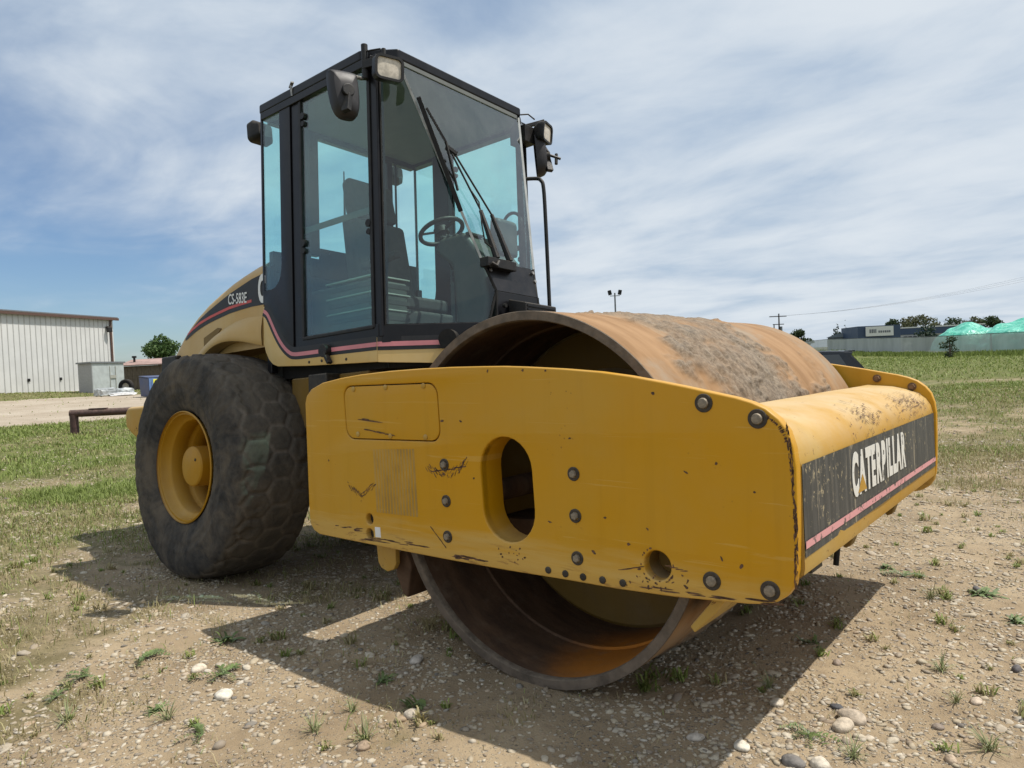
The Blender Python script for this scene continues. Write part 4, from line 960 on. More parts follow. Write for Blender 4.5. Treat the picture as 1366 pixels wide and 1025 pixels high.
m = MB(); m.tube([ws(-.25, 2.38, .055), ws(-.24, 2.30, .08), ws(-.255, 2.15, .07), ws(-.24, 2.06, .05), ws(-.17, 2.03, .05)], .0045, 6); m.build('washer_hose', M_RUBBER, wip, MR, smooth=True)

# ---- lamps and mirrors
def work_lamp(c, d, w=.165, h=.135, up=(0, 0, 1), name='work_lamp'):
    d = Vector(d).normalized(); Q = d.to_track_quat('Y', 'Z').to_matrix().to_4x4(); Ml = Matrix.Translation(c) @ Q
    m = MB(); a = rrect(-w/2, w/2, -h/2, h/2, .035); b = rrect(-w/2*.6, w/2*.6, -h/2*.6, h/2*.6, .02); n = len(a)
    m.v = [Vector((x, .05, z)) for x, z in a]+[Vector((x, .0, z)) for x, z in a]+[Vector((x, -.045, z)) for x, z in b]
    m.f = [[i, (i+1) % n, n+(i+1) % n, n+i] for i in range(n)]+[[n+i, n+(i+1) % n, 2*n+(i+1) % n, 2*n+i] for i in range(n)]+[list(range(2*n, 3*n))]
    a2 = rrect(-w/2+.014, w/2-.014, -h/2+.014, h/2-.014, .025); k = len(m.v)
    m.v += [Vector((x, .05, z)) for x, z in a2]+[Vector((x, .038, z)) for x, z in a2]
    m.f += [[i, (i+1) % n, k+(i+1) % n, k+i] for i in range(n)]+[[k+i, k+(i+1) % n, k+n+(i+1) % n, k+n+i] for i in range(n)]
    o = m.build(name, M_TRIM, roller, MR @ Ml, smooth=True, autosmooth=40)
    m = MB(); m.v = [Vector((x, .039, z)) for x, z in a2]+[Vector((0, .046, 0))]; m.f = [[i, (i+1) % n, n] for i in range(n)]; m.build('lens', M_LENS, o, MR @ Ml, smooth=True)
    return o
def mirror(c, face, tilt, w, h, name='mirror'):
    """mirror housing: rounded shield shape, back towards -face"""
    d = Vector(face).normalized(); Q = d.to_track_quat('Y', 'Z').to_matrix().to_4x4() @ Matrix.Rotation(tilt, 4, 'Y'); Ml = Matrix.Translation(c) @ Q
    sh = [(-.42, .5), (.36, .5), (.47, .40), (.5, .1), (.47, -.28), (.34, -.46), (.1, -.5), (-.22, -.46), (-.40, -.28), (-.5, .1), (-.5, .42)]
    a = [(p.x*w, p.y*h) for p in catmull([(x, z, 0) for x, z in sh], 4)]; n = len(a); m = MB()
    for sc, y in ((1, .03), (1, 0), (.93, -.025), (.78, -.042), (.4, -.050)): m.v += [Vector((x*sc, y, z*sc)) for x, z in a]
    for j in range(4): m.f += [[j*n+i, j*n+(i+1) % n, (j+1)*n+(i+1) % n, (j+1)*n+i] for i in range(n)]
    m.f.append(list(range(4*n, 5*n)))
    o = m.build(name, M_MIRBK, roller, MR @ Ml, smooth=True)
    m = MB(); m.v = [Vector((x*.95, .022, z*.95)) for x, z in a]; m.f = [list(range(n))]; m.build('mirror_face', M_MIRROR, o, MR @ Ml)
    m = MB(); m.bar((0, -.05, -.02), (-.02, -.06, -.12), .05, .03); m.disc((0, -.045, 0), (0, -1, 0), .035, .03, 12); m.build('mirror_clamp', M_TRIM, o, MR @ Ml, smooth=True, bevel=.004)
    return o
lamp1 = work_lamp((-1.21, -.700, 3.045), (1.0, -.32, -.10), .175, .140)
m = MB(); m.bar((-1.36, -.68, 3.17), (-1.25, -.70, 3.12), .04, .03); m.bar((-1.24, -.70, 3.12), (-1.24, -.70, 3.07), .03, .02); m.tube([(-1.37, -.72, 3.04), (-1.37, -.725, 3.245)], .020, 12); m.bar((-1.38, -.72, 3.12), (-1.30, -.70, 3.12), .05, .05)
m.tube([(-1.37, -.73, 3.20), (-1.32, -.71, 3.20), (-1.26, -.70, 3.19), (-1.22, -.70, 3.14)], .006, 6); m.disc((-1.23, -.70, 3.13), (0, 0, 1), .014, .05, 8)
m.build('lamp_bracket', M_TRIM, lamp1, MR, smooth=True, bevel=.003)
mir1 = mirror((-1.27, -.955, 2.835), (-.93, .30, -.05), -.04, .165, .262)
m = MB(); m.tube([(-1.38, -.74, 3.04), (-1.33, -.84, 3.00), (-1.26, -.95, 2.91), (-1.25, -.96, 2.86)], .011, 8); m.build('mirror_arm', M_STEEL, mir1, MR, smooth=True)
lamp2 = work_lamp((-1.19, .735, 3.085), (1.0, .25, -.12), .165, .140)
m = MB(); m.box(-1.36, -1.22, .58, .70, 3.00, 3.12); m.bar((-1.28, .66, 3.14), (-1.20, .78, 3.19), .03, .025); m.tube([(-1.25, .57, 3.19), (-1.22, .62, 3.20), (-1.20, .67, 3.17)], .006, 6); m.build('lamp_bracket', M_TRIM, lamp2, MR, smooth=True, bevel=.003)
mir2 = mirror((-1.22, .74, 2.92), (-.75, -.65, -.06), .10, .17, .27)
m = MB(); m.tube([(-1.30, .68, 3.04), (-1.20, .74, 3.02), (-1.17, .77, 2.95)], .014, 8); m.tube([(-1.16, .77, 2.93), (-1.10, .83, 2.90)], .010, 8); m.tube([(-1.13, .82, 2.94), (-1.12, .80, 2.86)], .012, 8); m.build('mirror_arm', M_TRIM, mir2, MR, smooth=True)
for y in (-.598, .633):
    lp_ = work_lamp((-2.66, y, 3.125), (-1, 0, -.1), .17, .15)
    m = MB(); m.bar((-2.60, y, 3.20), (-2.50, y, 3.21), .03, .02); m.build('lamp_bracket', M_TRIM, lp_, MR)
m = MB(); m.bar((-2.155, -.70, 3.250), (-2.085, -.73, 3.256), .02, .008); m.tube([(-2.12, -.71, 3.18), (-2.12, -.72, 3.252)], .008, 8); m.build('roof_catch', M_STEEL, cab, MR)
m = MB(); hp = [(-1.28, .60, 2.74), (-1.20, .66, 2.74), (-1.165, .67, 2.72), (-1.148, .675, 2.66), (-1.140, .675, 2.40), (-1.132, .675, 1.70), (-1.13, .675, 1.40)]
m.tube(catmull(hp, 5, False), .0135, 10); m.build('grab_rail', M_TRIM, cab, MR, smooth=True)

# ================================================================== TERRAIN
CX, CY = CAM.x, CAM.y
def H(x, y):
    x = np.asarray(x, float); y = np.asarray(y, float)
    d = np.hypot(x-CX, y-CY)
    fade = 1/(1+(d/30)**2)
    h = .060*(fbm(x*.45+5, y*.45+8, 3, 101)-.5)+.026*(fbm(x*1.7, y*1.7, 3, 102)-.5)*fade+.012*(fbm(x*7, y*7, 3, 103)-.5)*fade
    calm = np.exp(-((x/.5)**2+((y)/1.6)**4)); h = h*(1-calm)+(-.004-.010*y)*calm
    # the rear wheels stand on ground that falls away to the far side
    wz = -.018-.073*(y+1.10); win = sstep(-1.3, -2.0, x)*(1-sstep(-3.6, -5.6, x))*sstep(-2.6, -1.5, y)*(1-sstep(1.3, 3.0, y))
    h = h*(1-win*.8)+wz*win
    h = h+.5*np.exp(-(((x+25)/16)**2+((y-90)/14)**2))+.12*sstep(30, 60, y)*np.exp(-((x+5)/14)**2)
    h = h+.42*np.exp(-(((x+65)/9)**2+((y-14)/9)**2))
    h = h-.46*np.exp(-(((x+6.0)/3.6)**2+((y-21.5)/3.6)**2))
    h = h+1.6*sstep(120, 420, d)*(fbm(x*.006, y*.006, 2, 104))
    return h
def zones(x, y):
    """grass density, greenness, gravel road mask"""
    n = fbm(x*.55+11, y*.55+3, 4, 201); n2 = fbm(x*2.4, y*2.4, 3, 202)
    r = np.hypot((x-1.6)*1.0, (y-.2)*.72)
    g = sstep(1.9, 3.8, r+(n-.5)*3.2+(n2-.5)*2.6)
    thin = .72+.28*sstep(7.0, 12.0, r)
    right = sstep(-1.5, .2, x+.30*(y-4))*sstep(-1, 2, y)      # ground to the right of the machine: stonier
    g = g*np.where(right > 0, 1-right*(1-sstep(2.6, 5.0, r+(n-.5)*4))*.30, 1)*thin
    green = sstep(3.4, 9.5, r+(n-.5)*5.5)
    green = green*(1-.35*right*(1-sstep(16, 30, y)))
    n3 = fbm(x*.8+31, y*.8+17, 4, 207, .6); n4 = fbm(x*1.5+3, y*1.1+27, 4, 208, .6); near_ = np.exp(-(np.hypot(x-CX, y-CY)/38)**2)
    green = green*(1-near_*.6*(1-sstep(.40, .58, n3))); g = g*(1-near_*.45*(1-sstep(.36, .52, n4)))
    ux, uy = -.962, .272; s = ux*(x-CX)+uy*(y-CY)+(n-.5)*2.5
    road = sstep(25.0, 27.5, s)*(1-sstep(56, 59, s))*(1-sstep(20, 30, y-.25*-x*.3))
    strip = np.exp(-((y-26.5-.18*x+(n-.5)*2.0)/1.2)**2)*sstep(-12, -6, x)*.45
    road = np.maximum(road, strip)
    g = g*(1-.93*road)
    under = np.exp(-(((x+2.5)/2.6)**4+((y+.3)/1.7)**4)); g = g*(1-.35*under)
    far = sstep(56, 60, s); green = green*(1-.45*far)
    return g, green, road
E_ = 430
def axis_coords(c, n=E_, k=9.2, L=1500): t = np.linspace(-1, 1, n); return c+L*np.sinh(k*t)/np.sinh(k)
xs = axis_coords(.2); ys = axis_coords(-1.2)
X, Y = np.meshgrid(xs, ys, indexing='ij'); Z = H(X, Y)
V = np.stack([X, Y, Z], -1).reshape(-1, 3); idx = np.arange(E_*E_).reshape(E_, E_)
F = np.stack([idx[:-1, :-1], idx[1:, :-1], idx[1:, 1:], idx[:-1, 1:]], -1).reshape(-1, 4)
def mat_ground():
    t = NT('dirt_and_turf_ground')
    g, gr, rd = t.attr('grass'), t.attr('green'), t.attr('road')
    dirt = t.mix(t.ramp(t.noise(1.3, 7, .62), .3, .7), (0.2569, 0.1906, 0.1174), (0.3809, 0.2965, 0.1917))
    dirt = t.mix(t.math('MULTIPLY', t.ramp(t.noise(11, 6, .65), .45, .75), .5), dirt, (.1634, .1204, .0791))
    # small stones pressed into the dirt
    def stones(sc, lo, hi, seedloc):
        v = t.mapped((1, 1, 1), loc=seedloc)
        d = t.voro(sc, vec=v); c = t.voro(sc, vec=v, out='Color'); r = t.node('ShaderNodeSeparateColor', {0: c}); pick = t.math('GREATER_THAN', r.outputs[0], .52)
        rim = t.ramp(d, hi, lo); col = t.mix(r.outputs[1], (.1892, .1634, .1290), (.4816, .4214, .3268)); col = t.mix(t.ramp(r.outputs[2], .75, .8), col, (.1118, .1032, .0989))
        return t.math('MULTIPLY', rim, pick), col
    cl_ = t.ramp(t.noise(1.9, 5, .6), .38, .62, .2, 1)
    hs = None
    for sc, lo, hi, sl in ((34, .20, .33, (0, 0, 0)), (70, .22, .36, (3, 1, 0)), (130, .24, .38, (1, 7, 0))):
        mk, col = stones(sc, lo, hi, sl); mk = t.math('MULTIPLY', mk, cl_); dirt = t.mix(mk, dirt, col); mh = t.math('MULTIPLY', mk, 34.0/sc); hs = mh if hs is None else t.math('MAXIMUM', hs, mh)
    turf_dry = t.mix(t.ramp(t.noise(6, 6, .7), .3, .7), (.1247, .1032, .0516), (.2150, .1763, .0946))
    turf_grn = t.mix(t.ramp(t.noise(3.3, 7, .68), .3, .7), (.0731, .0860, .0241), (.1634, .1763, .0559))
    turf = t.mix(gr, turf_dry, turf_grn)
    gm = t.ramp(t.math('ADD', g, t.math('MULTIPLY', t.math('SUBTRACT', t.noise(4.2, 7, .72), .5), .9)), .35, .75)
    c = t.mix(gm, dirt, turf)
    road = t.mix(t.ramp(t.noise(.25, 7, .65, vec=t.mapped((1, 2.6, 1))), .35, .7), (.3440, .2838, .2150), (.4300, .3698, .2924))
    road = t.mix(t.math('MULTIPLY', t.ramp(t.noise(1.2, 6, .7), .5, .8), .6), road, (.2236, .1806, .1290))
    c = t.mix(t.ramp(t.math('ADD', rd, t.math('MULTIPLY', t.math('SUBTRACT', t.noise(.9, 6, .7), .5), .6)), .35, .6), c, road)
    h = t.math('ADD', t.math('MULTIPLY', hs, 1.2), t.math('ADD', t.math('MULTIPLY', t.noise(30, 8, .72), .8), t.math('MULTIPLY', t.noise(160, 4, .6), .35)))
    return t.pbr(c, .95, 0, t.bump(h, .8, .012), .15)
M_GROUND = mat_ground()
me = np_mesh('ground', V, F.ravel(), np.full(len(F), 4), M_GROUND, True)
g_, gr_, rd_ = zones(X, Y)
for nm, a in (('grass', g_), ('green', gr_), ('road', rd_)):
    at = me.attributes.new(nm, 'FLOAT', 'POINT'); at.data.foreach_set('value', a.reshape(-1).astype(np.float32))
ground = part('ground', me, None); ground['kind'] = 'structure'

# ------------------------------------------------------------------ stones
def ico(sub=0):
    bm = bmesh.new(); bmesh.ops.create_icosphere(bm, subdivisions=sub+1, radius=1.0)
    v = np.array([x.co[:] for x in bm.verts]); f = np.array([[q.index for q in p.verts] for p in bm.faces]); bm.free(); return v, f
def fov_points(n, d0, d1, power, half=math.radians(43)):
    """random ground points in a fan in front of the camera, pdf of distance ~ d^power"""
    u = rng.random(n); a = power+1
    d = (d0**a+u*(d1**a-d0**a))**(1/a) if abs(a) > 1e-6 else d0*(d1/d0)**u
    th = YAW+(rng.random(n)*2-1)*half
    return CX-np.sin(th)*d, CY+np.cos(th)*d, d
def under_drum(x, y): return (np.abs(x) < .16) & (np.abs(y) < 1.1)
def scatter_stones(n, sub, smin, smax, d0, d1, power, seed, thr):
    x, y, d = fov_points(n, d0, d1, power)
    cl = fbm(x*1.9+7, y*1.9+2, 4, 301, .6); fine = fbm(x*8, y*8, 2, 302)
    g, gr, rd = zones(x, y)
    keep = (rng.random(n) < sstep(thr-.16, thr+.12, cl*.7+fine*.3)*(1-.5*np.clip(g*1.1, 0, 1))+.05) & ~under_drum(x, y)
    x, y = x[keep], y[keep]; n = len(x)
    s = smin*(smax/smin)**(rng.random(n)**2.2)
    bv, bf = ico(sub); nv = len(bv)
    sx = s*(.7+.8*rng.random(n)); sy = s*(.6+.5*rng.random(n)); sz = s*(.22+.34*rng.random(n)); a = rng.random(n)*6.28; tl = (rng.random(n)-.5)*.7
    jit = 1+(rng.random((n, nv))-.5)*(.55 if sub == 0 else .34)
    P = bv[None]*jit[..., None]*np.stack([sx, sy, sz], -1)[:, None, :]
    ct, st = np.cos(tl)[:, None], np.sin(tl)[:, None]; px_, pz_ = P[..., 0]*ct-P[..., 2]*st, P[..., 0]*st+P[..., 2]*ct
    ca, sa = np.cos(a)[:, None], np.sin(a)[:, None]
    VX = px_*ca-P[..., 1]*sa+x[:, None]; VY = px_*sa+P[..., 1]*ca+y[:, None]; VZ = pz_+(H(x, y)+sz*.12)[:, None]
    V = np.stack([VX, VY, VZ], -1).reshape(-1, 3); F = (bf[None]+(np.arange(n)*nv)[:, None, None]).reshape(-1, 3)
    return V, F
def mat_stone():
    t = NT('mixed_river_stone'); r = t.geo('Random Per Island')
    cr = t.node('ShaderNodeValToRGB', {0: r}); e = cr.color_ramp.elements; e[0].position = 0; e[0].color = (.4816, .4214, .3225, 1); e[1].position = 1; e[1].color = (.3440, .2838, .2064, 1)
    for p, c in ((.25, (.4042, .3354, .2322)), (.42, (.5676, .5074, .4042)), (.55, (.3268, .2666, .1935)), (.66, (.4644, .4128, .3311)), (.78, (.2322, .1892, .1462)), (.86, (.3870, .2838, .1849)), (.93, (.6192, .5676, .4730)), (.97, (.1290, .1204, .1118))):
        q = e.new(p); q.color = c+(1,)
    c = t.mix(t.ramp(t.noise(70, 5, .65), .3, .7, 0, .45), cr.outputs[0], (.24, .19, .13))
    return t.pbr(c, .85, 0, t.bump(t.noise(140, 4, .6), .35, .003), .3)
M_STONE = mat_stone()
for nm, args in (('gravel', (120000, 0, .005, .017, 1.3, 12, .15, 1, .43)), ('gravel', (6500, 1, .012, .027, 1.3, 11, .35, 2, .52)), ('gravel', (26000, 0, .012, .032, 7, 28, .3, 3, .44))):
    V, F = scatter_stones(*args)
    me = np_mesh(nm, V, F.ravel(), np.full(len(F), 3), M_STONE, args[1] > 0)
    o = part(nm, me, None); o['kind'] = 'stuff'; o['label'] = {1: 'small pale gravel strewn over the dirt', 2: 'scattered larger pebbles on the dirt', 3: 'coarser gravel on the ground farther off'}[args[7]]; o['category'] = 'gravel'
# single stones that can be pointed out
STONES = [((1.09, -.68), .045, (.40, .33, .25), 'smooth tan oval stone in the pair below the roller front corner'), ((1.08, -.76), .042, (.44, .37, .28), 'smooth oval stone just nearer than its tan neighbour in the right foreground'),
 ((1.02, -1.10), .034, (.17, .155, .14), 'dark grey long stone at the bottom edge right of centre'), ((1.09, -1.06), .036, (.52, .46, .37), 'pale rounded stone beside the dark long stone at the bottom edge'),
 ((1.34, -.57), .022, (.24, .19, .15), 'small pointed brown stone alone on bare dirt at lower right'), ((1.42, -.28), .024, (.46, .37, .28), 'pinkish tan stone in a scuffed hollow at right'),
 ((1.51, .13), .026, (.11, .10, .10), 'dark stone near the right edge halfway down the dirt'), ((1.25, 1.15), .024, (.13, .12, .115), 'dark pebble farther back to the right of the bumper'),
 ((.83, -.71), .030, (.48, .42, .33), 'pale flat stone just outside the shadow edge'), ((.85, -1.10), .030, (.55, .50, .41), 'cream coloured flat stone lying at the lower shadow tip'),
 ((1.02, -.62), .026, (.075, .075, .08), 'blackish angular stone by the green weed at lower right'), ((.91, -.21), .022, (.30, .235, .18), 'reddish brown stone alone between shadow and foreground stones'),
 ((-1.36, -1.82), .034, (.55, .48, .38), 'pale oval stone beside the clover-like weed in left foreground'), ((-1.01, -1.90), .038, (.60, .55, .46), 'whitish rounded stone at the edge of the roller shadow'),
 ((-.61, -1.20), .036, (.42, .37, .31), 'broken pale stone inside the shadow left of the drum'), ((-.20, -1.84), .030, (.30, .22, .15), 'brown stone with a dark side at the lower left shadow edge'),
 ((.70, -1.13), .026, (.40, .35, .29), 'greyish stone just inside the shadow near the bottom edge'), ((1.41, -.78), .026, (.40, .31, .22), 'tan slab-like stone at lower right corner'),
 ((-.23, -1.58), .034, (.44, .38, .30), 'blunt tan stone in the shadow by the low weed'), ((1.1, .01), .018, (.33, .27, .2), 'little brown stone casting a sharp shadow right of the roller')]
stone_mats = {}
for i, (p, s, c, lab) in enumerate(STONES):
    bv, bf = ico(1); rs = np.random.default_rng(50+i)
    V = bv*np.array([s*rs.uniform(.9, 1.35), s*rs.uniform(.7, .95), s*rs.uniform(.5, .75)])
    V = V*(1+.16*(np.array([mnoise.noise(Vector(v*1.3)+Vector((i*3.1, 0, 0))) for v in bv]))[:, None]*1.6)
    a = rs.uniform(0, 6.28); V = np.stack([V[:, 0]*math.cos(a)-V[:, 1]*math.sin(a), V[:, 0]*math.sin(a)+V[:, 1]*math.cos(a), V[:, 2]], -1)
    me = np_mesh('stone', V, bf.ravel(), np.full(len(bf), 3), mat_simple('stone_'+('%d' % i), c, .8, var=.3, scale=40, bump=.3, bscale=150), True)
    o = part('stone', me, None); o.location = (p[0], p[1], float(H(*p))+s*.22); tag(o, lab, 'stone', 'larger stones lying on the dirt')
    sd = o.modifiers.new('smooth', 'SUBSURF'); sd.levels = 1; sd.render_levels = 1

# ------------------------------------------------------------------ grass
def mat_blades():
    t = NT('grass_blades'); r = t.geo('Random Per Island'); gr = t.attr('green')
    dry = t.mix(r, (.2322, .1935, .0860), (.4472, .3784, .2150)); grn = t.mix(r, (.1118, .1505, .0301), (.2838, .3440, .0946))
    k = t.ramp(t.math('ADD', gr, t.math('MULTIPLY', t.math('SUBTRACT', t.math('FRACT', t.math('MULTIPLY', r, 37.7)), .5), .8)), .25, .65)
    c = t.mix(k, dry, grn)
    b = t.node('ShaderNodeBsdfPrincipled', {'Base Color': c, 'Roughness': .6, 'Specular IOR Level': .3})
    tl = t.node('ShaderNodeBsdfTranslucent', {'Color': c}); m = t.node('ShaderNodeMixShader', {0: .25, 1: b.outputs[0], 2: tl.outputs[0]})
    t.l.new(m.outputs[0], t.out.inputs['Surface']); return t.m
M_BLADE = mat_blades()
def blades(name, n, d0, d1, power, hmin, hmax, width, seed, gthr=0.0, label=None):
    x, y, d = fov_points(n, d0, d1, power); g, gr, rd = zones(x, y)
    tuft = fbm(x*3.1+2, y*3.1+5, 3, 401, .6)
    pk = np.clip(g, 0, 1)**1.2*sstep(.30, .58, tuft+(g-.5)*.35)+.06*(tuft > .58)+.006
    keep = (rng.random(n) < pk) & ~under_drum(x, y); keep &= ~((np.abs(x+6) < 2.6) & (np.abs(y-21.5) < 1.3))
    x, y, d, gr, g = [q[keep] for q in (x, y, d, gr, g)]; n = len(x)
    gr = np.where(rng.random(n) < .12, np.minimum(1, gr+.6), gr)
    h = (hmin+(hmax-hmin)*rng.random(n)**1.7)*(.55+.7*g)*(1+.5*(gr > .6)); w = width*(1+np.maximum(0, d-5)*.16)*(.7+.6*rng.random(n)); a = rng.random(n)*6.28
    lean = h*(.25+.9*rng.random(n)); z = H(x, y)-.004
    ca, sa = np.cos(a), np.sin(a); b = a+1.2+rng.random(n); dx, dy = np.cos(b)*lean, np.sin(b)*lean
    P0 = np.stack([x-ca*w/2, y-sa*w/2, z], -1); P1 = np.stack([x+ca*w/2, y+sa*w/2, z], -1)
    P2 = np.stack([x+ca*w*.38+dx*.4, y+sa*w*.38+dy*.4, z+h*.62], -1); P3 = np.stack([x-ca*w*.38+dx*.4, y-sa*w*.38+dy*.4, z+h*.62], -1)
    P4 = np.stack([x+dx, y+dy, z+h*(1-.25*lean/h)], -1)
    V = np.stack([P0, P1, P2, P3, P4], 1).reshape(-1, 3); base = (np.arange(n)*5)[:, None]
    F = np.concatenate([base+np.array([0, 1, 2, 3]), base+np.array([3, 2, 4])], 1).ravel(); sizes = np.tile([4, 3], n)
    me = np_mesh(name, V, F, sizes, M_BLADE, False)
    at = me.attributes.new('green', 'FLOAT', 'POINT'); at.data.foreach_set('value', np.repeat(gr, 5).astype(np.float32))
    o = part(name, me, None); o['kind'] = 'stuff'; o['label'] = label; o['category'] = 'grass'
blades('grass', 360000, 1.6, 11, .5, .018, .070, .0040, 1, label='short dry grass thinning out into the dirt')
blades('grass', 210000, 8, 28, .35, .02, .065, .0046, 2, label='mown green and straw grass beyond the machine')
blades('grass', 60000, 25, 75, .6, .03, .09, .006, 3, label='far green grass of the field')
# low tufts dotted over the dirt
x, y, d = fov_points(1500, 1.5, 8, .5); g, gr, rd = zones(x, y); keep = (fbm(x*1.3+9, y*1.3, 3, 411) > .46) & ~under_drum(x, y) & (rng.random(1500) < .35+.65*g); x, y = x[keep], y[keep]; nt = len(x); K = 22
R_ = np.repeat(.018+.040*rng.random(nt)**2, K); bx = np.repeat(x, K)+rng.normal(0, .35, nt*K)*R_; by = np.repeat(y, K)+rng.normal(0, .35, nt*K)*R_; n = nt*K
a = rng.random(n)*6.28; h = R_*(.4+.9*rng.random(n)); ln = R_*(.3+1.0*rng.random(n)); w = .0016+R_*.045; z = H(bx, by)-.002; b = a+1.57; ca, sa, dx, dy = np.cos(a), np.sin(a), np.cos(b)*ln, np.sin(b)*ln
V = np.stack([np.stack([bx-ca*w, by-sa*w, z], -1), np.stack([bx+ca*w, by+sa*w, z], -1), np.stack([bx+ca*w*.9+dx*.5, by+sa*w*.9+dy*.5, z+h*.8], -1), np.stack([bx-ca*w*.9+dx*.5, by-sa*w*.9+dy*.5, z+h*.8], -1), np.stack([bx+dx, by+dy, z+h*.8], -1)], 1).reshape(-1, 3)
base = (np.arange(n)*5)[:, None]; F = np.concatenate([base+np.array([0, 1, 2, 3]), base+np.array([3, 2, 4])], 1).ravel()
me = np_mesh('grass_tufts', V, F, np.tile([4, 3], n), M_BLADE); at = me.attributes.new('green', 'FLOAT', 'POINT'); at.data.foreach_set('value', np.repeat(np.repeat(rng.random(nt)**.8, K), 5).astype(np.float32))
o = part('grass_tufts', me, None); o['kind'] = 'stuff'; o['label'] = 'small low tufts dotted over the dirt'; o['category'] = 'grass'
# tall growth along the fence foot
def fence_line(t): return (-27.13+23.78*t, 92.29-26.92*t)
n = 9000; t_ = rng.random(n)*1.25-.08; fx, fy = -27.13+23.78*t_, 92.29-26.92*t_
fx = fx-.75*np.abs(rng.normal(0, 1.3, n)); fy = fy-.66*np.abs(rng.normal(0, 1.9, n)); z = H(fx, fy)
hh = (.15+.4*rng.random(n))*(.4+fbm(fx*.4, fy*.4, 3, 77)); a = rng.random(n)*6.28; w = .06+.05*rng.random(n)
V = np.stack([np.stack([fx-np.cos(a)*w, fy-np.sin(a)*w, z], -1), np.stack([fx+np.cos(a)*w, fy+np.sin(a)*w, z], -1), np.stack([fx+.1*np.sin(a), fy, z+hh], -1)], 1).reshape(-1, 3)
me = np_mesh('tall_grass', V, np.arange(3*n), np.full(n, 3), M_BLADE); at = me.attributes.new('green', 'FLOAT', 'POINT'); at.data.foreach_set('value', np.full(3*n, .95, np.float32))
o = part('tall_grass', me, None); o['kind'] = 'stuff'; o['label'] = 'tall green growth along the foot of the fence'; o['category'] = 'grass'

# ------------------------------------------------------------------ weeds
M_LEAF = [mat_simple('weed_leaf', (.10, .14, .04), .55, var=.35, scale=30), mat_simple('weed_leaf_pale', (.20, .22, .09), .6, var=.3, scale=30), mat_simple('weed_straw', (.34, .28, .15), .7, var=.3, scale=30)]
def leaf_strip(V, F, o, az, ln, w, lift, droop, seg=3, curl=0):
    b = len(V); d = Vector((math.cos(az), math.sin(az), 0)); s = Vector((-d.y, d.x, 0))
    for k in range(seg+1):
        t = k/seg; p = Vector(o)+d*ln*t+Vector((0, 0, lift*t-droop*t*t)); ww = w*math.sin(math.pi*(.12+.86*t))**.8*(1-.3*t) if k < seg else .0006
        V += [p-s*ww/2, p+s*ww/2+Vector((0, 0, curl*ww))]
    for k in range(seg): a = b+2*k; F.append([a, a+1, a+3, a+2])
def weed(p, R, kind, lab, seed):
    rs = random.Random(seed); V = []; F = []
    if kind == 'rosette':
        for k in range(rs.randint(16, 26)): leaf_strip(V, F, (rs.gauss(0, R*.2), rs.gauss(0, R*.2), 0), rs.random()*6.28, R*rs.uniform(.45, 1), R*rs.uniform(.13, .24), R*rs.uniform(.3, .9), R*rs.uniform(.3, .7), 3, .2)
    elif kind == 'tuft':
        for k in range(rs.randint(30, 46)): leaf_strip(V, F, (rs.gauss(0, R*.10), rs.gauss(0, R*.10), 0), rs.random()*6.28, R*rs.uniform(.3, 1.05), R*.035+.0012, R*rs.uniform(.5, 1.5), R*rs.uniform(.2, .7), 3)
    else:  # spreading sprig
        for j in range(6):
            az = rs.random()*6.28; L_ = R*rs.uniform(.6, 1.1)
            for k in range(9):
                t = k/8; o_ = (math.cos(az)*L_*t, math.sin(az)*L_*t, R*.12*math.sin(t*3)+.004)
                for s_ in (-1, 1): leaf_strip(V, F, o_, az+s_*rs.uniform(.7, 1.2), R*rs.uniform(.14, .26), R*.09, R*.10, R*.04, 2, .2)
    me = mesh_from('weed', V, F, M_LEAF[{'rosette': 0, 'tuft': 1, 'sprig': 0, 'straw': 2}[kind]])
    o = part('weed', me, None); o.location = (p[0], p[1], float(H(*p))); tag(o, lab, 'weed', 'weeds growing on the dirt')
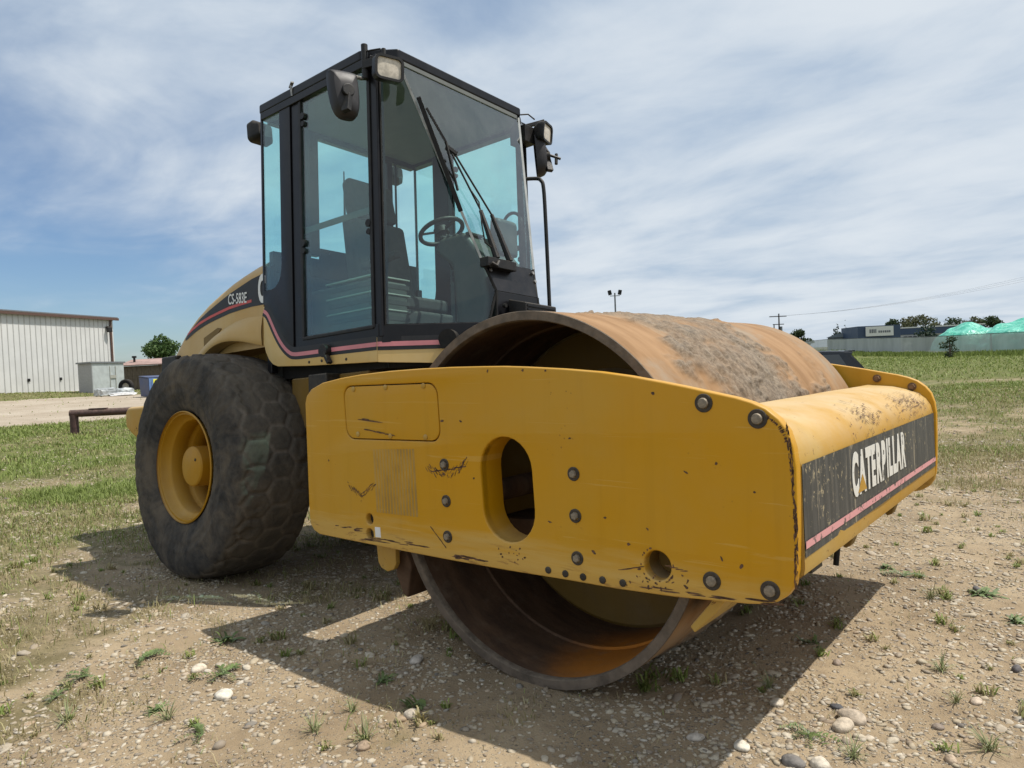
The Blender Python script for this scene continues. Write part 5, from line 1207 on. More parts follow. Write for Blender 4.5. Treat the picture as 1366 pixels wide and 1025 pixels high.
WEEDS = [((-1.69, -1.93), 0.08000000000000002, 'sprig', 'dark leafy weed on bare dirt in the left foreground, upper of two'), ((-1.71, -2.16), 0.072, 'sprig', 'low spreading weed nearest the left edge on bare dirt'), ((-1.22, -1.79), 0.08000000000000002, 'sprig', 'dark weed beside the whitish stone at the shadow edge'), ((-1.01, -2.13), 0.05600000000000001, 'tuft', 'thin grassy tuft in the middle of the left foreground'), ((-0.78, -2.12), 0.05600000000000001, 'sprig', 'small dark weed near the bottom edge at left'), ((-1.12, -2.13), 0.04000000000000001, 'rosette', 'tiny weed between the thin tuft and the left stones'), ((-1.33, -2.37), 0.05600000000000001, 'tuft', 'spiky green tuft left of the small dark weed'), ((-1.61, -2.31), 0.048, 'sprig', 'flat weed at far left of the foreground'), ((-0.25, -1.79), 0.06, 'tuft', 'pale green grass tuft in sunlight below the shadow edge'), ((-0.46, -1.68), 0.04000000000000001, 'tuft', 'bright little tuft right at the sunlit shadow edge'), ((-0.28, -1.52), 0.048, 'rosette', 'dark leafy weed inside the shadow near its lower edge'), ((-0.58, -1.42), 0.048, 'rosette', 'leafy weed in the middle of the shadow left of the drum'), ((1.0, -0.88), 0.06, 'sprig', 'bright green spreading weed in the right foreground by dark stone'), ((0.76, -0.05), 0.048, 'rosette', 'green weed growing right on the shadow edge at right'), ((0.89, 1.19), 0.072, 'sprig', 'dark spiky weed on stony ground right of the bumper corner'), ((1.07, 0.87), 0.05600000000000001, 'tuft', 'dry brownish tuft just nearer than the dark spiky weed'), ((1.28, 1.07), 0.064, 'rosette', 'low bushy weed at right among dark pebbles'), ((1.27, -0.05), 0.048, 'tuft', 'wispy tuft on bare dirt beside the scuffed hollow'), ((1.5, -0.63), 0.05600000000000001, 'tuft', 'thin grass stalks near the lower right corner'), ((0.76, 1.32), 0.048, 'rosette', 'little green weed behind the dark spiky weed'), ((1.16, -0.95), 0.048, 'tuft', 'grass tuft at the very bottom edge right of centre'), ((0.76, -0.6), 0.04000000000000001, 'tuft', 'wispy grass on the sunlit side of the right shadow edge'), ((-0.44, -1.87), 0.048, 'tuft', 'straggly tuft between the sunlit stones at lower left'), ((-1.58, -1.57), 0.064, 'rosette', 'darker weed clump where grass meets the shadow'), ((1.46, 0.73), 0.05600000000000001, 'rosette', 'dark weed cut by the right edge of the view'), ((1.36, -0.33), 0.04000000000000001, 'tuft', 'small faded tuft in a hollow near the pinkish stone')]
for i, (p, R, k, l) in enumerate(WEEDS): weed(p, R*1.45, k, l, 900+i)

# ================================================================== BACKGROUND
def dirv(px_d):  # unit direction from the camera at angle (deg, + = right of view axis)
    th = YAW-math.radians(px_d); return Vector((-math.sin(th), math.cos(th), 0))
# ---- pipe barrier
M_PIPE = mat_simple('rusty_brown_pipe', (.075, .040, .035), .6, .2, var=.35, scale=12, dust=.3, bump=.2, bscale=60)
A0, A1, A2 = Vector((-17.45, 3.62, .50)), Vector((-16.2, 5.05, .50)), Vector((-13.0, 8.7, .50))
t = thing('pipe_barrier', 'rusty brown steel pipe barrier low over the grass behind the machine', 'barrier', (A0.x, A0.y, float(H(A0.x, A0.y))))
rel = -Vector(t.location)
m = MB(); dd = (A2-A0).normalized(); m.tube([A0-dd*.08+rel, A2+rel], .088, 16); m.build('rail', M_PIPE, t, smooth=True, autosmooth=40)
for q in (A0, A0.lerp(A2, .5), A2):
    m = MB(); m.tube([(q.x+rel.x, q.y+rel.y, -.15), (q.x+rel.x, q.y+rel.y, .46)], .095, 16); m.build('post', M_PIPE, t, smooth=True, autosmooth=40)
m = MB(); m.bar(A0+dd*.35+rel+Vector((0, 0, .09)), A0+dd*.75+rel+Vector((0, 0, .09)), .12, .03); m.build('cap_plate', M_PIPE, t)
# ---- metal building, gable end towards us
M_CLAD = mat_simple('white_ribbed_cladding', (.5984, .5984, .5852), .45, var=.06, scale=.6)
M_RIB = mat_simple('cladding_rib', (.4576, .4532, .4400), .5, var=.08)
M_BROWN = mat_simple('brown_trim', (.10, .055, .04), .5, var=.2); M_ROOFG = mat_simple('grey_roof_sheet', (.18, .19, .20), .45, .3, var=.15)
W0 = Vector((-72.0, 27.44, 0)); W1 = Vector((-65.8, 16.5, 0)); wd = (W1-W0).normalized(); wn_ = Vector((wd.y, -wd.x, 0)); 
if wn_.dot(Vector((CX, CY, 0))-W0) < 0: wn_ = -wn_
LW = 46.0; base = -.1
t = thing('metal_building', 'large white ribbed metal building with dark roof edge on the far left', 'building', (W0.x, W0.y, 0))
def wp_(s, off, z): return wd*s+wn_*off+Vector((0, 0, z))
zt = lambda s: 6.86-.004*min(s, 12.5)
m = MB(); m.poly([wp_(0, 0, base), wp_(LW, 0, base), wp_(LW, 0, zt(LW)), wp_(12.5, 0, zt(12.5)), wp_(0, 0, zt(0))], -wn_*.25); m.build('end_wall', M_CLAD, t)
m = MB()
for k in range(int(LW/.56)):
    s = .28+k*.56; m.add([wp_(s-.05, .002, base), wp_(s-.02, .045, base), wp_(s+.02, .045, base), wp_(s+.05, .002, base), wp_(s-.05, .002, zt(s)), wp_(s-.02, .045, zt(s)), wp_(s+.02, .045, zt(s)), wp_(s+.05, .002, zt(s))], [(0, 1, 5, 4), (1, 2, 6, 5), (2, 3, 7, 6)])
o = m.build('wall_ribs', M_RIB, t)
m = MB(); m.poly([wp_(0, -.25, base), wp_(0, -32, base), wp_(0, -32, 6.8), wp_(0, -.25, 6.8)], wd*.2); m.poly([wp_(LW, -.25, base), wp_(LW, -32, base), wp_(LW, -32, 7.3), wp_(LW, -.25, 7.3)], -wd*.2); m.build('side_wall', M_CLAD, t)
m = MB(); m.poly([wp_(-.4, .28, 6.90), wp_(LW, .28, zt(LW)+.05), wp_(LW, .28, zt(LW)+.15), wp_(-.4, .28, 7.00)], -wn_*.9)
m.poly([wp_(-.4, -.3, 6.96), wp_(LW, -.3, zt(LW)+.08), wp_(LW, -16, zt(LW)+1.7), wp_(-.4, -16, 8.5)], (0, 0, .08)); m.poly([wp_(-.4, -32, 6.96), wp_(LW, -32, zt(LW)+.08), wp_(LW, -16, zt(LW)+1.7), wp_(-.4, -16, 8.5)], (0, 0, .08))
m.build('roof', M_ROOFG, t)
m = MB(); m.bar(wp_(-.4, .32, 6.80), wp_(12.5, .32, zt(12.5)-.06), .14, .22); m.bar(wp_(12.5, .32, zt(12.5)-.06), wp_(LW, .32, zt(LW)-.06), .14, .22); m.build('eave_gutter', M_BROWN, t)
m = MB(); m.bar(wp_(.42, .10, base), wp_(.42, .10, 6.75), .16, .12, (1, 0, 0)); m.bar(wp_(.15, .12, 6.72), wp_(.5, .12, 6.72), .12, .1); m.build('downspout', M_BROWN, t)
m = MB(); o_ = wp_(.95, .05, 6.0); m.tube([o_, o_+wn_*.3], .12, 10); m.bar(o_+wn_*.3, o_+wn_*.35-Vector((0, 0, .45)), .42, .30); m.build('wall_lamp', M_TRIM, t, bevel=.05)
m = MB()
for s in (10.3, 6.9): m.box(-.12, .12, -.03, .03, -.12, .12, Matrix.Translation(wp_(s, .06, 1.35)) @ plane_M((0, 0, 0), wd, (0, 0, 1)).to_4x4() @ Matrix.Rotation(math.pi/2, 4, 'X'))
m.build('wall_outlet', M_TRIM, t)
m = MB(); m.bar(wp_(0, .06, base), wp_(LW, .06, base), .10, .62); m.build('base_strip', M_STEEL, t)
# ---- small galvanised shed
M_GALV = mat_simple('pale_blue_sheet_metal', (.46, .50, .50), .5, .2, var=.10, scale=2); M_GALVD = mat_simple('shaded_side_sheet', (.34, .34, .35), .6, var=.15)  # second sheet is darker: the side wall's shade put into its colour
a, b, c = Vector((-61.0, 20.05, .1)), Vector((-58.28, 20.0, .1)), Vector((-61.0, 23.5, .1)); d = a+(c-b)
t = thing('metal_shed', 'small pale blue sheet metal shed with overhanging flat roof before the white building', 'shed', b)
for nm, p, q, mt in (('side_wall', a, b, M_GALVD), ('front_wall', b, c, M_GALV), ('end_wall', c, d, M_GALV), ('back_wall', d, a, M_GALV)):
    m = MB(); nrm_ = Vector(((q-p).y, -(q-p).x, 0)).normalized(); m.poly([p-b+Vector((0, 0, -.2)), q-b+Vector((0, 0, -.2)), q-b+Vector((0, 0, 2.32)), p-b+Vector((0, 0, 2.32))], -nrm_*.04); m.build(nm, mt, t)
cen_ = (a+b+c+d)/4; m = MB(); m.poly([cen_+(p-cen_)*1.09-b+Vector((0, 0, 2.33)) for p in (a, b, c, d)], (0, 0, .12)); m.build('roof', M_ROOFG, t)
u_s = (c-b).normalized(); n_s = Vector((u_s.y, -u_s.x, 0)); n_s = n_s if n_s.dot(Vector((CX, CY, 0))-b) > 0 else -n_s
m = MB(); m.bar(u_s*2.35+n_s*.04+Vector((0, 0, .1)), u_s*2.35+n_s*.04+Vector((0, 0, 2.1)), .04, .03, (1, 0, 0)); m.bar(u_s*3.15+n_s*.04+Vector((0, 0, .1)), u_s*3.15+n_s*.04+Vector((0, 0, 2.1)), .04, .03, (1, 0, 0)); m.bar(u_s*2.35+n_s*.05+Vector((0, 0, 1.25)), u_s*3.15+n_s*.05+Vector((0, 0, 1.25)), .03, .25); m.build('door', M_CREAMTRIM, t)
# ---- weathered timber shed
M_WOOD = mat_simple('weathered_board', (.125, .10, .075), .9, var=.35, scale=1.5); M_RUSTR = mat_simple('faded_red_roof', (.33, .22, .19), .7, var=.2, scale=1)
a, b = Vector((-66.2, 25.7, 0)), Vector((-60.3, 30.3, 0)); uu = (b-a).normalized(); nn_ = Vector((uu.y, -uu.x, 0)); nn_ = nn_ if nn_.dot(Vector((CX, CY, 0))-a) > 0 else -nn_
t = thing('wooden_shed', 'weathered brown board shed with faded reddish roof behind the blue dumpster', 'shed', a)
m = MB(); m.poly([Vector((0, 0, -.2)), uu*7.5+Vector((0, 0, -.2)), uu*7.5+Vector((0, 0, 2.25)), Vector((0, 0, 2.2))], -nn_*4); m.build('wall', M_WOOD, t)
bd = mesh_from('board', [uu*x+nn_*y+Vector((0, 0, z)) for x in (0, .38) for y in (.005, .03) for z in (-.2, 2.2)], [(0, 1, 3, 2), (4, 6, 7, 5), (0, 4, 5, 1), (2, 3, 7, 6), (0, 2, 6, 4), (1, 5, 7, 3)], M_WOOD)
for k in range(18):
    o = part('board', bd, t); o.location = uu*(.41*k)+nn_*random.uniform(0, .015)
m = MB(); m.poly([uu*-.3+nn_*.35+Vector((0, 0, 2.22)), uu*7.8+nn_*.35+Vector((0, 0, 2.25)), uu*7.8-nn_*2.0+Vector((0, 0, 2.85)), uu*-.3-nn_*2.0+Vector((0, 0, 2.72))], (0, 0, .1)); m.build('roof', M_RUSTR, t)
m = MB(); m.tube([uu*.6-nn_*.8+Vector((0, 0, 2.3)), uu*.6-nn_*.8+Vector((0, 0, 3.0))], .10, 10); m.tube([uu*.6-nn_*.8+Vector((0, 0, 2.95)), uu*.6-nn_*.8+Vector((0, 0, 3.12))], .2, 10); m.build('flue', M_TRIM, t)
# ---- dumpster
M_BLUE = mat_simple('dark_blue_bin_paint', (.025, .045, .12), .5, var=.25, scale=3, dust=.2); M_BLUEL = mat_simple('blue_bin_front', (.10, .18, .36), .5, var=.2, scale=3); M_YLAB = mat_simple('yellow_label', (.70, .68, .06), .5, var=.05)
t = thing('dumpster', 'dark blue steel dumpster with a yellow sticker in front of the wooden shed', 'dumpster', (-43.6, 17.45, float(H(-43.6, 17.45))))
e1, e2 = Vector((-.95, .12, 0)).normalized(), Vector((-.42, .90, 0)).normalized()
m = MB(); m.poly([Vector((0, 0, .05)), e1*1.6+Vector((0, 0, .05)), e1*1.8+Vector((0, 0, 1.22)), Vector((0, 0, 1.15))], e2*2.0); body = m.build('body', M_BLUE, t, bevel=.02)
m = MB(); m.poly([e2*.03+Vector((.03, -.015, .1)), e2*1.97+Vector((.03, -.015, .1)), e2*1.97+Vector((.03, -.015, 1.15)), e2*.03+Vector((.03, -.015, 1.15))], (.03, 0, 0)); m.build('front_panel', M_BLUEL, t)
for k in range(4): m = MB(); p = e2*(.25+.5*k)+Vector((.06, -.02, 0)); m.bar(p+Vector((0, 0, .1)), p+Vector((0, 0, 1.12)), .06, .06, (1, 0, 0)); m.build('rib', M_BLUEL, t)
m = MB(); p = e2*.38+Vector((.075, -.02, .78)); m.poly([p, p+e2*.42, p+e2*.42+Vector((0, 0, .32)), p+Vector((0, 0, .32))], (.012, 0, 0)); m.build('sticker', M_YLAB, t)
m = MB(); m.poly([Vector((0, 0, 1.17)), e2*2.0+Vector((0, 0, 1.17)), e2*2.0+e1*1.8+Vector((0, 0, 1.27)), e1*1.8+Vector((0, 0, 1.27))], (0, 0, .05)); m.build('lid', M_BLUE, t)
# ---- wrapped pallets / scrap rolls
M_WRAP = mat_simple('crumpled_grey_wrap', (.33, .35, .35), .35, var=.4, scale=3); M_FOIL = mat_simple('white_plastic_sheet', (.7, .71, .72), .35, var=.15, scale=4)
t = thing('scrap_bundle', 'grey wrapped bundle with white plastic lying before the pale shed', 'bundle', (-51.2, 18.0, float(H(-51.2, 18.0))))
def lump(name, c, s, mt, par, seed, sub=3):
    bm = bmesh.new(); bmesh.ops.create_icosphere(bm, subdivisions=sub, radius=1)
    for v in bm.verts:
        p = v.co.copy(); q = Vector([math.copysign(abs(x)**.55, x) for x in p]); nz_ = mnoise.noise(p*2.2+Vector((seed, 0, 0)))*.22+mnoise.noise(p*6+Vector((seed, 3, 0)))*.10
        q = q*(1+nz_); v.co = Vector((q.x*s[0], q.y*s[1], max(-.2, q.z)*s[2]))+Vector(c)
    me = bpy.data.meshes.new(name); bm.to_mesh(me); bm.free(); me.materials.append(mt); return part(name, me, par)
lump('wrapped_roll', (0, .1, .15), (.5, .75, .42), M_WRAP, t, 3); lump('wrapped_roll', (.2, 1.1, .12), (.5, .65, .38), M_WRAP, t, 8); lump('plastic_sheet', (.55, .9, .05), (.3, .85, .16), M_FOIL, t, 11)
t = thing('old_tyre', 'black tyre leaning behind the grey wrapped bundle', 'tyre', (-52.6, 20.0, float(H(-52.6, 20.0))), .6)
m = MB(); m.lathe([(.28, -.12), (.48, -.14), (.55, -.08), (.55, .08), (.48, .14), (.28, .12)], (0, 0, .55), 28, 'Y', close=True); m.build('tread', M_RUBBER, t, smooth=True)
m = MB(); m.lathe([(.28, -.05), (.12, -.02), (.001, -.02)], (0, 0, .55), 20); m.build('rim', M_STEEL, t, smooth=True)

# ---- foliage
def mat_leaf(name, c0, c1):
    t = NT(name); r = t.geo('Random Per Island'); c = t.mix(r, c0, c1)
    b = t.node('ShaderNodeBsdfPrincipled', {'Base Color': c, 'Roughness': .6, 'Specular IOR Level': .25}); tl = t.node('ShaderNodeBsdfTranslucent', {'Color': c})
    m = t.node('ShaderNodeMixShader', {0: .2, 1: b.outputs[0], 2: tl.outputs[0]}); t.l.new(m.outputs[0], t.out.inputs['Surface']); return t.m
M_LF = mat_leaf('leaf_green', (.035, .075, .022), (.10, .16, .045)); M_LFD = mat_leaf('leaf_dark', (.025, .045, .022), (.065, .09, .035)); M_LFO = mat_leaf('leaf_olive', (.06, .07, .035), (.13, .13, .06)); M_NEED = mat_leaf('needle_dark', (.015, .032, .02), (.04, .065, .035))
M_BARK = mat_simple('bark', (.10, .075, .055), .9, var=.3)
def crown(lobes, n, leaf, rs):
    V = []; k = len(lobes); wts = np.array([l[3]*l[3]*l[4] for l in lobes]); wts = wts/wts.sum()
    ids = rs.choice(k, n, p=wts); L = np.array(lobes)[ids]
    u = rs.normal(size=(n, 3)); u /= np.linalg.norm(u, axis=1)[:, None]; rad = (.55+.5*rs.random(n))
    clump = 1+.25*np.sin(u[:, 0]*5+ids)*np.cos(u[:, 1]*6+u[:, 2]*5)
    P = L[:, :3]+u*np.stack([L[:, 3], L[:, 3], L[:, 4]], -1)*(rad*clump)[:, None]
    a = rs.normal(size=(n, 3)); a /= np.linalg.norm(a, axis=1)[:, None]; b = np.cross(a, rs.normal(size=(n, 3))); b /= np.linalg.norm(b, axis=1)[:, None]; s = leaf*(.6+.8*rs.random(n))[:, None]
    V = np.stack([P-a*s, P+b*s*.55, P+a*s, P-b*s*.55], 1).reshape(-1, 3); return V
def tree(x, y, h, w, kind, label, group=None, cat='tree', mat=None, trunk=.25, leaf=None, n=1500, seed=1, name='tree', zb=None):
    rs = np.random.default_rng(seed); z0 = float(H(x, y)) if zb is None else zb
    t = thing(name, label, cat, (x, y, z0), 0, group)
    if kind == 'conifer':
        lob = []; K = 11
        for i in range(K):
            f = i/(K-1); rr = w/2*(1-f)**.85+.04*w; zz = h*(.10+.88*f)
            for q in range(max(1, int(5*(1-f))+1)): a = rs.random()*6.28; lob.append((math.cos(a)*rr*.55, math.sin(a)*rr*.55, zz, rr*.55, h*.055))
    else:
        lob = []
        for i in range(9):
            a = rs.random()*6.28; q = rs.random()**.5*w*.32; zz = h*(trunk+.12+(.86-trunk-.12)*rs.random()); lob.append((math.cos(a)*q, math.sin(a)*q, zz, w*rs.uniform(.16, .26), h*rs.uniform(.10, .17)))
        lob.append((0, 0, h*.82, w*.2, h*.14))
    V = crown(lob, n, leaf or w*.05, rs); F = np.arange(len(V)); me = np_mesh('crown', V, F, np.full(len(V)//4, 4), mat or M_LF); part('crown', me, t)
    m = MB(); m.tube([(0, 0, -.2), (.02*w, 0, h*.4), (0, .02*w, h*.85)], .035*w+.05, 8, r1=.02); 
    if kind != 'conifer':
        for l in lob[:5]: m.tube([(0, 0, h*(trunk+.05)), (l[0]*.5, l[1]*.5, (l[2]+h*trunk)/2), (l[0], l[1], l[2])], .018*w, 6, r1=.01)
    m.build('trunk', M_BARK, t, smooth=True); return t
tree(-88.3, 39.9, 6.5, 5.6, 'broad', 'bushy green tree behind the sheds, left of the roller hood', mat=M_LF, trunk=.08, n=6500, leaf=.16, seed=3)
# ---- right-hand background
M_NAVY = mat_simple('navy_cladding', (.035, .06, .115), .5, var=.1, scale=.5); M_NAVYL = mat_simple('grey_blue_cladding', (.12, .15, .18), .6, var=.1); M_GREYW = mat_simple('pale_grey_wall', (.42, .42, .41), .6, var=.06, scale=.3); M_WHT = mat_simple('white_panel', (.62, .62, .60), .5, var=.05)
def wall_box(nm, par, p, q, z0, z1, depth, mt, org):
    p, q = Vector(p)-org, Vector(q)-org; u = (q-p).normalized(); n_ = Vector((u.y, -u.x, 0)); n_ = n_ if n_.dot(Vector((CX, CY, 0))-org) > 0 else -n_
    m = MB(); m.poly([p+Vector((0, 0, z0)), q+Vector((0, 0, z0)), q+Vector((0, 0, z1)), p+Vector((0, 0, z1))], -n_*depth); m.build(nm, mt, par); return u, n_
B0 = Vector((-29.9, 124.7, 0)); t = thing('navy_building', 'long navy blue building with white sign board beyond the right fence', 'building', B0)
wall_box('entrance_block', t, B0, (-24.3, 128.0, 0), -.2, 4.42, 9, M_NAVY, B0)
wall_box('side_block', t, (-32.9, 130.2, 0), (-30.0, 125.0, 0), -.2, 3.95, 5, M_NAVYL, B0)
u, n_ = wall_box('sign_board', t, Vector((-28.95, 125.26, 0))+Vector((.25, -.43, 0)), Vector((-25.35, 127.38, 0))+Vector((.25, -.43, 0)), 2.75, 4.28, .15, M_WHT, B0)
M_SGREY = mat_simple('sign_print_grey', (.12, .13, .15), .6, var=.1)
sb = Vector((-28.95, 125.26, 0))+Vector((.25, -.43, 0))-B0
for s0, wl_, hh in ((.55, .2, .6), (.85, .22, .6), (1.15, .18, .6), (1.42, .16, .6), (1.9, .2, .35), (2.2, .24, .35), (2.55, .2, .35), (2.85, .26, .35), (3.2, .22, .35), (3.5, .2, .35)):
    m = MB(); m.poly([sb+u*s0+n_*.01+Vector((0, 0, 3.25)), sb+u*(s0+wl_)+n_*.01+Vector((0, 0, 3.25)), sb+u*(s0+wl_)+n_*.01+Vector((0, 0, 3.25+hh)), sb+u*s0+n_*.01+Vector((0, 0, 3.25+hh))], n_*.02); m.build('sign_print', M_SGREY, t)
wall_box('long_wall', t, (-27.6, 143.6, 0), (-14.8, 145.7, 0), -.2, 2.9, 14, M_GREYW, B0)
wall_box('navy_fascia', t, (-27.65, 143.5, 0), (-14.75, 145.6, 0), 2.9, 4.05, 14.3, M_NAVY, B0)
wall_box('roof_edge', t, (-27.7, 143.4, 0), (-14.7, 145.5, 0), 4.05, 4.25, 14.6, M_WHT, B0)
for k in range(3): p = Vector((-26.9+.75*k, 143.35+.12*k, 0)); wall_box('window', t, p, p+Vector((.6, .1, 0)), 1.7, 2.6, .08, M_TRIM, B0)
Bq = Vector((-36.4, 131.2, 0)); t = thing('low_blue_annex', 'low slate blue roofed annex left of the navy building', 'building', Bq); wall_box('wall', t, Bq, (-33.2, 132.1, 0), -.2, 2.9, 6, M_NAVYL, Bq)
m = MB(); m.poly([Vector((-.2, -.3, 2.9)), Vector((3.3, .6, 2.9)), Vector((3.3, .6, 3.6)), Vector((1.6, .2, 3.55))], (-1, 6, 0)); m.build('roof', M_NAVYL, t)
tags = 'trees on the skyline behind the navy building'
for i, (x, y, h, w, kd, mt, lab) in enumerate([(-32.8, 163.0, 6.4, 4.6, 'broad', M_LFD, 'dark rounded tree just above the white sign board'), (-29.2, 158.6, 6.6, 6.4, 'broad', M_LFO, 'brownish olive tree right of the sign board, left of a pair'), (-26.6, 158.9, 6.9, 6.0, 'broad', M_LFO, 'tallest olive tree behind the navy building roof'),
    (-25.0, 164.4, 5.3, 5.2, 'broad', M_LFO, 'low olive tree in the middle of the row over the long roof'), (-22.0, 165.0, 6.2, 7.4, 'broad', M_LFD, 'wide dark tree over the middle of the long navy roof'), (-18.0, 160.4, 6.0, 5.0, 'broad', M_LFO, 'thin pale tree near the right end of the long roof'), (-13.9, 149.8, 5.6, 4.8, 'broad', M_LFD, 'separate round tree between the navy building and green sheeting'),
    (-43.6, 139.5, 5.1, 4.4, 'broad', M_LFD, 'rounded dark tree seen just past the drum top'), (-45.1, 139.2, 4.2, 2.4, 'broad', M_LFD, 'small round tree left of the rounded dark tree')]):
    tree(x, y, h, w, kd, lab, tags if i < 7 else None, mat=mt, n=1500, leaf=.24, trunk=.1, seed=20+i)
tree(-38.8, 146.2, 6.1, 3.4, 'conifer', 'broad dark conifer left of the slate blue annex', mat=M_NEED, n=1500, leaf=.22, seed=40)
tree(-37.5, 146.5, 6.3, 1.7, 'conifer', 'narrow pointed conifer beside the broad one', mat=M_NEED, n=800, leaf=.18, seed=41)
tree(-16.8, 105.0, 4.5, 4.2, 'conifer', 'dark spruce standing in front of the long navy roof', mat=M_NEED, n=2200, leaf=.16, seed=42)
tree(-7.8, 61.9, 1.75, 1.35, 'broad', 'leafy shrub growing against the fence', cat='shrub', mat=M_LFD, n=700, leaf=.07, seed=43, trunk=.0, name='shrub')
# ---- chain-link fence with grey privacy mesh
M_MESHF = NT('grey_privacy_mesh')
t_ = M_MESHF; cM = t_.mix(t_.ramp(t_.noise(.9, 6, .65, vec=t_.mapped((1, 1, .25))), .3, .7), (.45, .46, .43), (.60, .61, .575))
bb = t_.node('ShaderNodeBsdfPrincipled', {'Base Color': cM, 'Roughness': .8}); tt = t_.node('ShaderNodeBsdfTransparent', {'Color': (1, 1, 1, 1)}); mm_ = t_.node('ShaderNodeMixShader', {0: .74, 1: tt.outputs[0], 2: bb.outputs[0]}); t_.l.new(mm_.outputs[0], t_.out.inputs['Surface']); M_MESHF = t_.m
M_POST = mat_simple('dark_fence_post', (.07, .075, .075), .5, .4, var=.2)
fa = Vector((-31.5, 97.2, 0)); fd = Vector((23.78, -26.92, 0)).normalized(); t = thing('chain_link_fence', 'chain-link fence with grey privacy mesh across the far side of the field', 'fence', fa)
tp = [1.9, 10.55, 18.7, 26.35, 33.3, 38.9, 43.7, 48.5, 53.0]; tp = [ -3.5]+tp
prevp = None
for i, s in enumerate(tp):
    p = fa+fd*s; zg = float(H(p.x, p.y)); hgt = 1.72 if s > 20 else 1.72
    m = MB(); q = p-fa; m.tube([q+Vector((0, 0, zg-.2)), q+Vector((0, 0, zg+hgt))], .045, 8); m.build('post', M_POST, t)
    if prevp is not None:
        q0, z0 = prevp; m = MB(); fn = Vector((fd.y, -fd.x, 0)); K = 8; vs = []
        for k in range(K+1):
            c_ = q0.lerp(q, k/K); zz = float(H(fa.x+c_.x, fa.y+c_.y)); zz = z0+(zg-z0)*k/K if True else zz
            vs += [c_+fn*.05+Vector((0, 0, zz+.03)), c_+fn*.05+Vector((0, 0, zz+hgt-.02-.03*math.sin(math.pi*k/K)))]
        m.add(vs, [[2*k, 2*k+2, 2*k+3, 2*k+1] for k in range(K)]); m.build('privacy_mesh', M_MESHF, t)
        m = MB(); m.tube([q0+Vector((0, 0, z0+hgt)), q+Vector((0, 0, zg+hgt))], .028, 6); m.build('top_rail', M_POST, t)
    prevp = (q, zg)
# ---- green sheeted piles
def mat_tarp():
    t = NT('green_plastic_sheeting'); c = t.mix(t.ramp(t.noise(1.2, 6, .65, .6, vec=t.mapped((1, 1, .4))), .35, .7), (.035, .36, .25), (.20, .62, .48)); c = t.mix(t.ramp(t.noise(2.4, 6, .7, 1.0), .62, .72), c, (.50, .78, .68))
    return t.pbr(c, .3, 0, t.bump(t.noise(2.2, 5, .6, 1.0), .8, .15), .5)
M_TARP = mat_tarp()
def tarp(x, y, sx, sy, h, lab, seed):
    bm = bmesh.new(); bmesh.ops.create_icosphere(bm, subdivisions=5, radius=1)
    for v in bm.verts:
        p = v.co.copy(); q = Vector((math.copysign(abs(p.x)**.8, p.x), math.copysign(abs(p.y)**.8, p.y), max(p.z, -.1)))
        a = math.atan2(p.y, p.x); f = 1+.05*mnoise.noise(Vector((a*3, p.z*1.2, seed)))+.022*math.sin(a*17+seed+2*mnoise.noise(Vector((a, p.z*2, seed))))*(1-max(0, p.z)*.5)+.03*mnoise.noise(p*5)
        v.co = Vector((q.x*sx*f, q.y*sy*f, q.z*h*(.93+.32*mnoise.noise(p*2.3+Vector((seed, 0, 0))))))
    me = bpy.data.meshes.new('sheeted_pile'); bm.to_mesh(me); bm.free(); me.materials.append(M_TARP); me.polygons.foreach_set('use_smooth', [True]*len(me.polygons))
    o = part('sheeted_pile', me, None); o.location = (x, y, float(H(x, y))); tag(o, lab, 'tarp')
tarp(-10.6, 93.5, 3.6, 3.6, 2.75, 'lower mound under green plastic sheeting behind the fence', 2)
tarp(-3.3, 88.5, 6.0, 4.2, 3.25, 'taller mound under green plastic sheeting at the right edge', 5)
# ---- light mast, utility pole, wires
M_MAST = mat_simple('grey_mast', (.16, .17, .18), .5, .5, var=.2)
t = thing('light_mast', 'tall mast with two floodlight heads standing beyond the drum', 'light mast', (-44.5, 73.9, 0))
m = MB(); m.tube([(0, 0, -.3), (0, 0, 8.9)], .14, 10, r1=.09); m.build('mast', M_MAST, t, smooth=True)
rv = Vector((r_.x, r_.y, 0)).normalized()
m = MB(); m.bar(Vector((0, 0, 8.55))-rv*.6, Vector((0, 0, 8.55))+rv*.6, .08, .08); m.build('crossarm', M_MAST, t)
for s in (-1, 1): m = MB(); c_ = Vector((0, 0, 8.95))+rv*.55*s; m.bar(c_-Vector((0, 0, .28)), c_+rv*s*.12+Vector((0, 0, .28)), .42, .40); m.build('floodlight', M_TRIM, t, bevel=.04)
M_POLE = mat_simple('dark_wood_pole', (.06, .05, .045), .9, var=.2)
def upole(x, y, h, lab, g=None):
    t = thing('utility_pole', lab, 'utility pole', (x, y, 0), 0, g); m = MB(); m.tube([(0, 0, -.3), (0, 0, h)], .17, 8, r1=.11); m.build('pole', M_POLE, t)
    for z, w_ in ((h-.5, 1.7), (h-1.9, 1.1)):
        m = MB(); m.bar(Vector((0, 0, z))-rv*w_, Vector((0, 0, z))+rv*w_*.8, .12, .14); m.build('crossarm', M_POLE, t)
    m = MB(); m.tube([rv*.35+Vector((0, 0, h-3.2)), rv*.35+Vector((0, 0, h-2.3))], .22, 10); m.tube([-rv*.9+Vector((0, 0, h-1.9)), -rv*.9+Vector((0, 0, h-2.6))], .1, 8); m.build('transformer', M_MAST, t)
upole(-43.95, 128.9, 7.6, 'wooden utility pole with crossarms just past the drum')
m = MB()
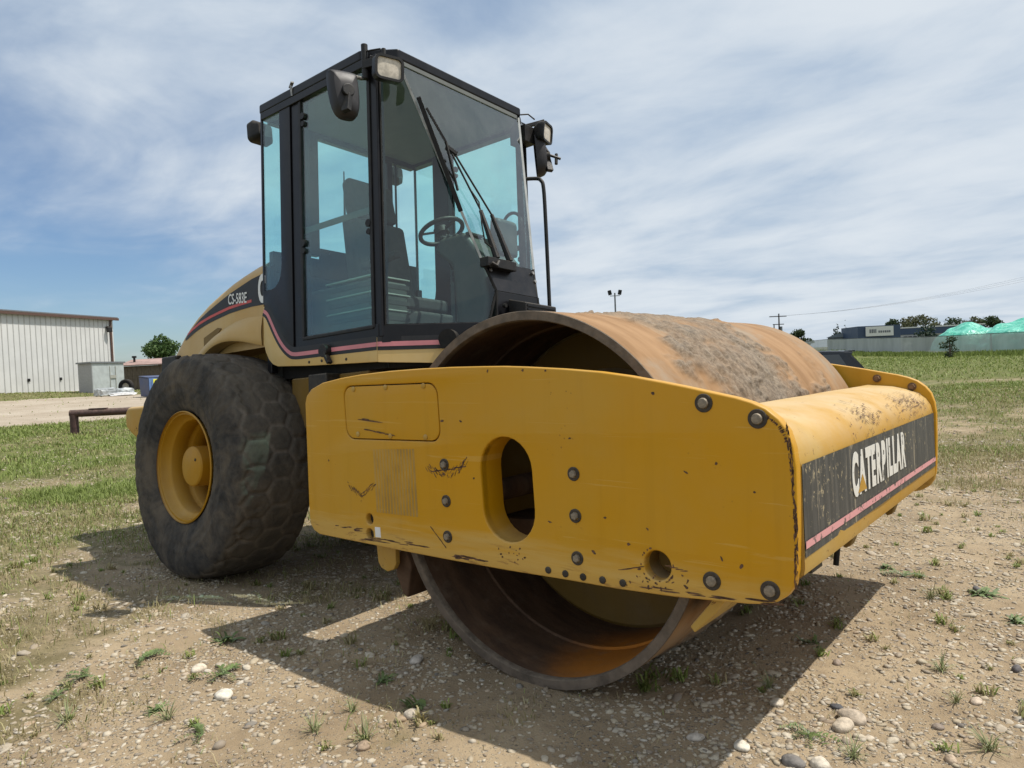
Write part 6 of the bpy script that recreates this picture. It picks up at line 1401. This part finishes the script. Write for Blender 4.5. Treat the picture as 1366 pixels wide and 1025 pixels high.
for k, (dz, off) in enumerate(((0, -1.6), (0, -.2), (0, 1.3))):
    P0 = Vector((-43.95, 128.9, 7.2+dz))+rv*off; P1 = Vector((6, 118, 11.5+.5*k)); pts = [P0.lerp(P1, q/20)-Vector((0, 0, 1.5*4*(q/20)*(1-q/20))) for q in range(21)]; m.tube(pts, .009, 4)
o = m.build('power_lines', M_POLE, None); tag(o, 'thin power lines running to the right across the sky', 'power lines')

# ---- black SUV beyond the roller
M_CARB = mat_simple('black_car_paint', (.008, .009, .012), .18, var=.1); M_CARG = NT('dark_car_glass').pbr((.05, .055, .06), .06, 0, None, .6); M_CARRG = NT('rear_car_glass').pbr((.42, .43, .46), .15, 0, None, .6); M_TAIL = mat_simple('tail_lamp_clear', (.6, .58, .56), .25, var=.1)
sx_, sy_ = -4.22, 21.46; t = thing('parked_suv', 'black SUV parked in the field beyond the far side of the roller', 'car', (sx_, sy_, float(H(-6, 21.5))), 0)
ax_ = -Vector((r_.x, r_.y, 0)).normalized(); ax_ = (ax_+Vector((f_.x, f_.y, 0)).normalized()*.28).normalized(); ay_ = Vector((-ax_.y, ax_.x, 0))
Mc = Matrix(((ax_.x, ay_.x, 0, 0), (ax_.y, ay_.y, 0, 0), (0, 0, 1, 0), (0, 0, 0, 1)))   # local x: forward of the car (to the left in view)
bodyp = [(0.02, .38), (.0, .55), (.03, .85), (.02, 1.02), (.08, 1.10), (.62, 1.60), (.40, 1.645), (.75, 1.67), (1.5, 1.69), (2.5, 1.66), (2.95, 1.56), (3.55, 1.12), (4.4, 1.02), (4.62, .85), (4.68, .55), (4.62, .35)]
bodyp = [(0.02, .38), (.0, .55), (.03, .85), (.02, 1.02), (.10, 1.10), (.46, 1.56), (.40, 1.63), (.75, 1.665), (1.5, 1.69), (2.5, 1.66), (2.95, 1.56), (3.55, 1.12), (4.4, 1.02), (4.62, .85), (4.68, .55), (4.62, .35)]
m = MB(); rings = []
for y_, sc in ((-.93, .0), (-.90, .5), (-.80, .85), (0, 1), (.80, .85), (.90, .5), (.93, .0)):
    rings.append([(x, (y_ if z < 1.05 else y_*(1-.22*(z-1.05)/.62)), z-(.0 if z < 1.3 else (1-sc)*.05)) for x, z in bodyp])
nb = len(bodyp)
for r in rings: m.v += [Vector(p) for p in r]
for j in range(len(rings)-1):
    for i in range(nb): a = j*nb+i; b = j*nb+(i+1) % nb; m.f.append([a, b, b+nb, a+nb])
m.f.append(list(range(nb))); m.f.append([(len(rings)-1)*nb+i for i in range(nb)])
m.build('body', M_CARB, t, Mc, smooth=True, autosmooth=40)
m = MB(); m.add([(.092, -.66, 1.115), (.092, .66, 1.115), (.44, .60, 1.545), (.44, -.60, 1.545)], [(0, 1, 2, 3)]); m.build('rear_window', M_CARRG, t, Mc @ Matrix.Translation((-.015, 0, .01)))
for s in (-1, 1):
    m = MB()
    for x0, x1, x2, x3 in ((.55, 1.25, 1.25, .80), (1.32, 2.2, 2.2, 1.32), (2.27, 3.25, 2.85, 2.27)): m.add([(x0, s*.925, 1.12), (x1, s*.925, 1.12), (x2, s*.835, 1.55), (x3, s*.835, 1.55)], [(0, 1, 2, 3)])
    m.build('side_window', M_CARG, t, Mc)
    m = MB(); m.box(-.012, .10, min(s*.62, s*.90), max(s*.62, s*.90), .86, 1.04); m.build('tail_lamp', M_TAIL, t, Mc, bevel=.02)
    for x_ in (.95, 3.75):
        m = MB(); m.lathe([(.20, -.11), (.32, -.12), (.35, -.08), (.35, .08), (.32, .12), (.20, .11)], (x_, s*.83, .35), 24, 'Y', close=True); wh = m.build('wheel', M_RUBBER, t, Mc, smooth=True)
        m = MB(); m.lathe([(.21, s*.10), (.06, s*.08), (.001, s*.08)], (x_, s*.83, .35), 20); m.build('rim', M_STEEL, wh, Mc, smooth=True)
m = MB(); m.box(.30, .62, -.60, .60, 1.625, 1.665); m.build('roof_spoiler', M_CARB, t, Mc, bevel=.015)
m = MB(); m.box(-.04, .05, -.86, .86, .42, .66); m.build('bumper', M_TRIM, t, Mc, bevel=.03)
bpy.context.view_layer.update()
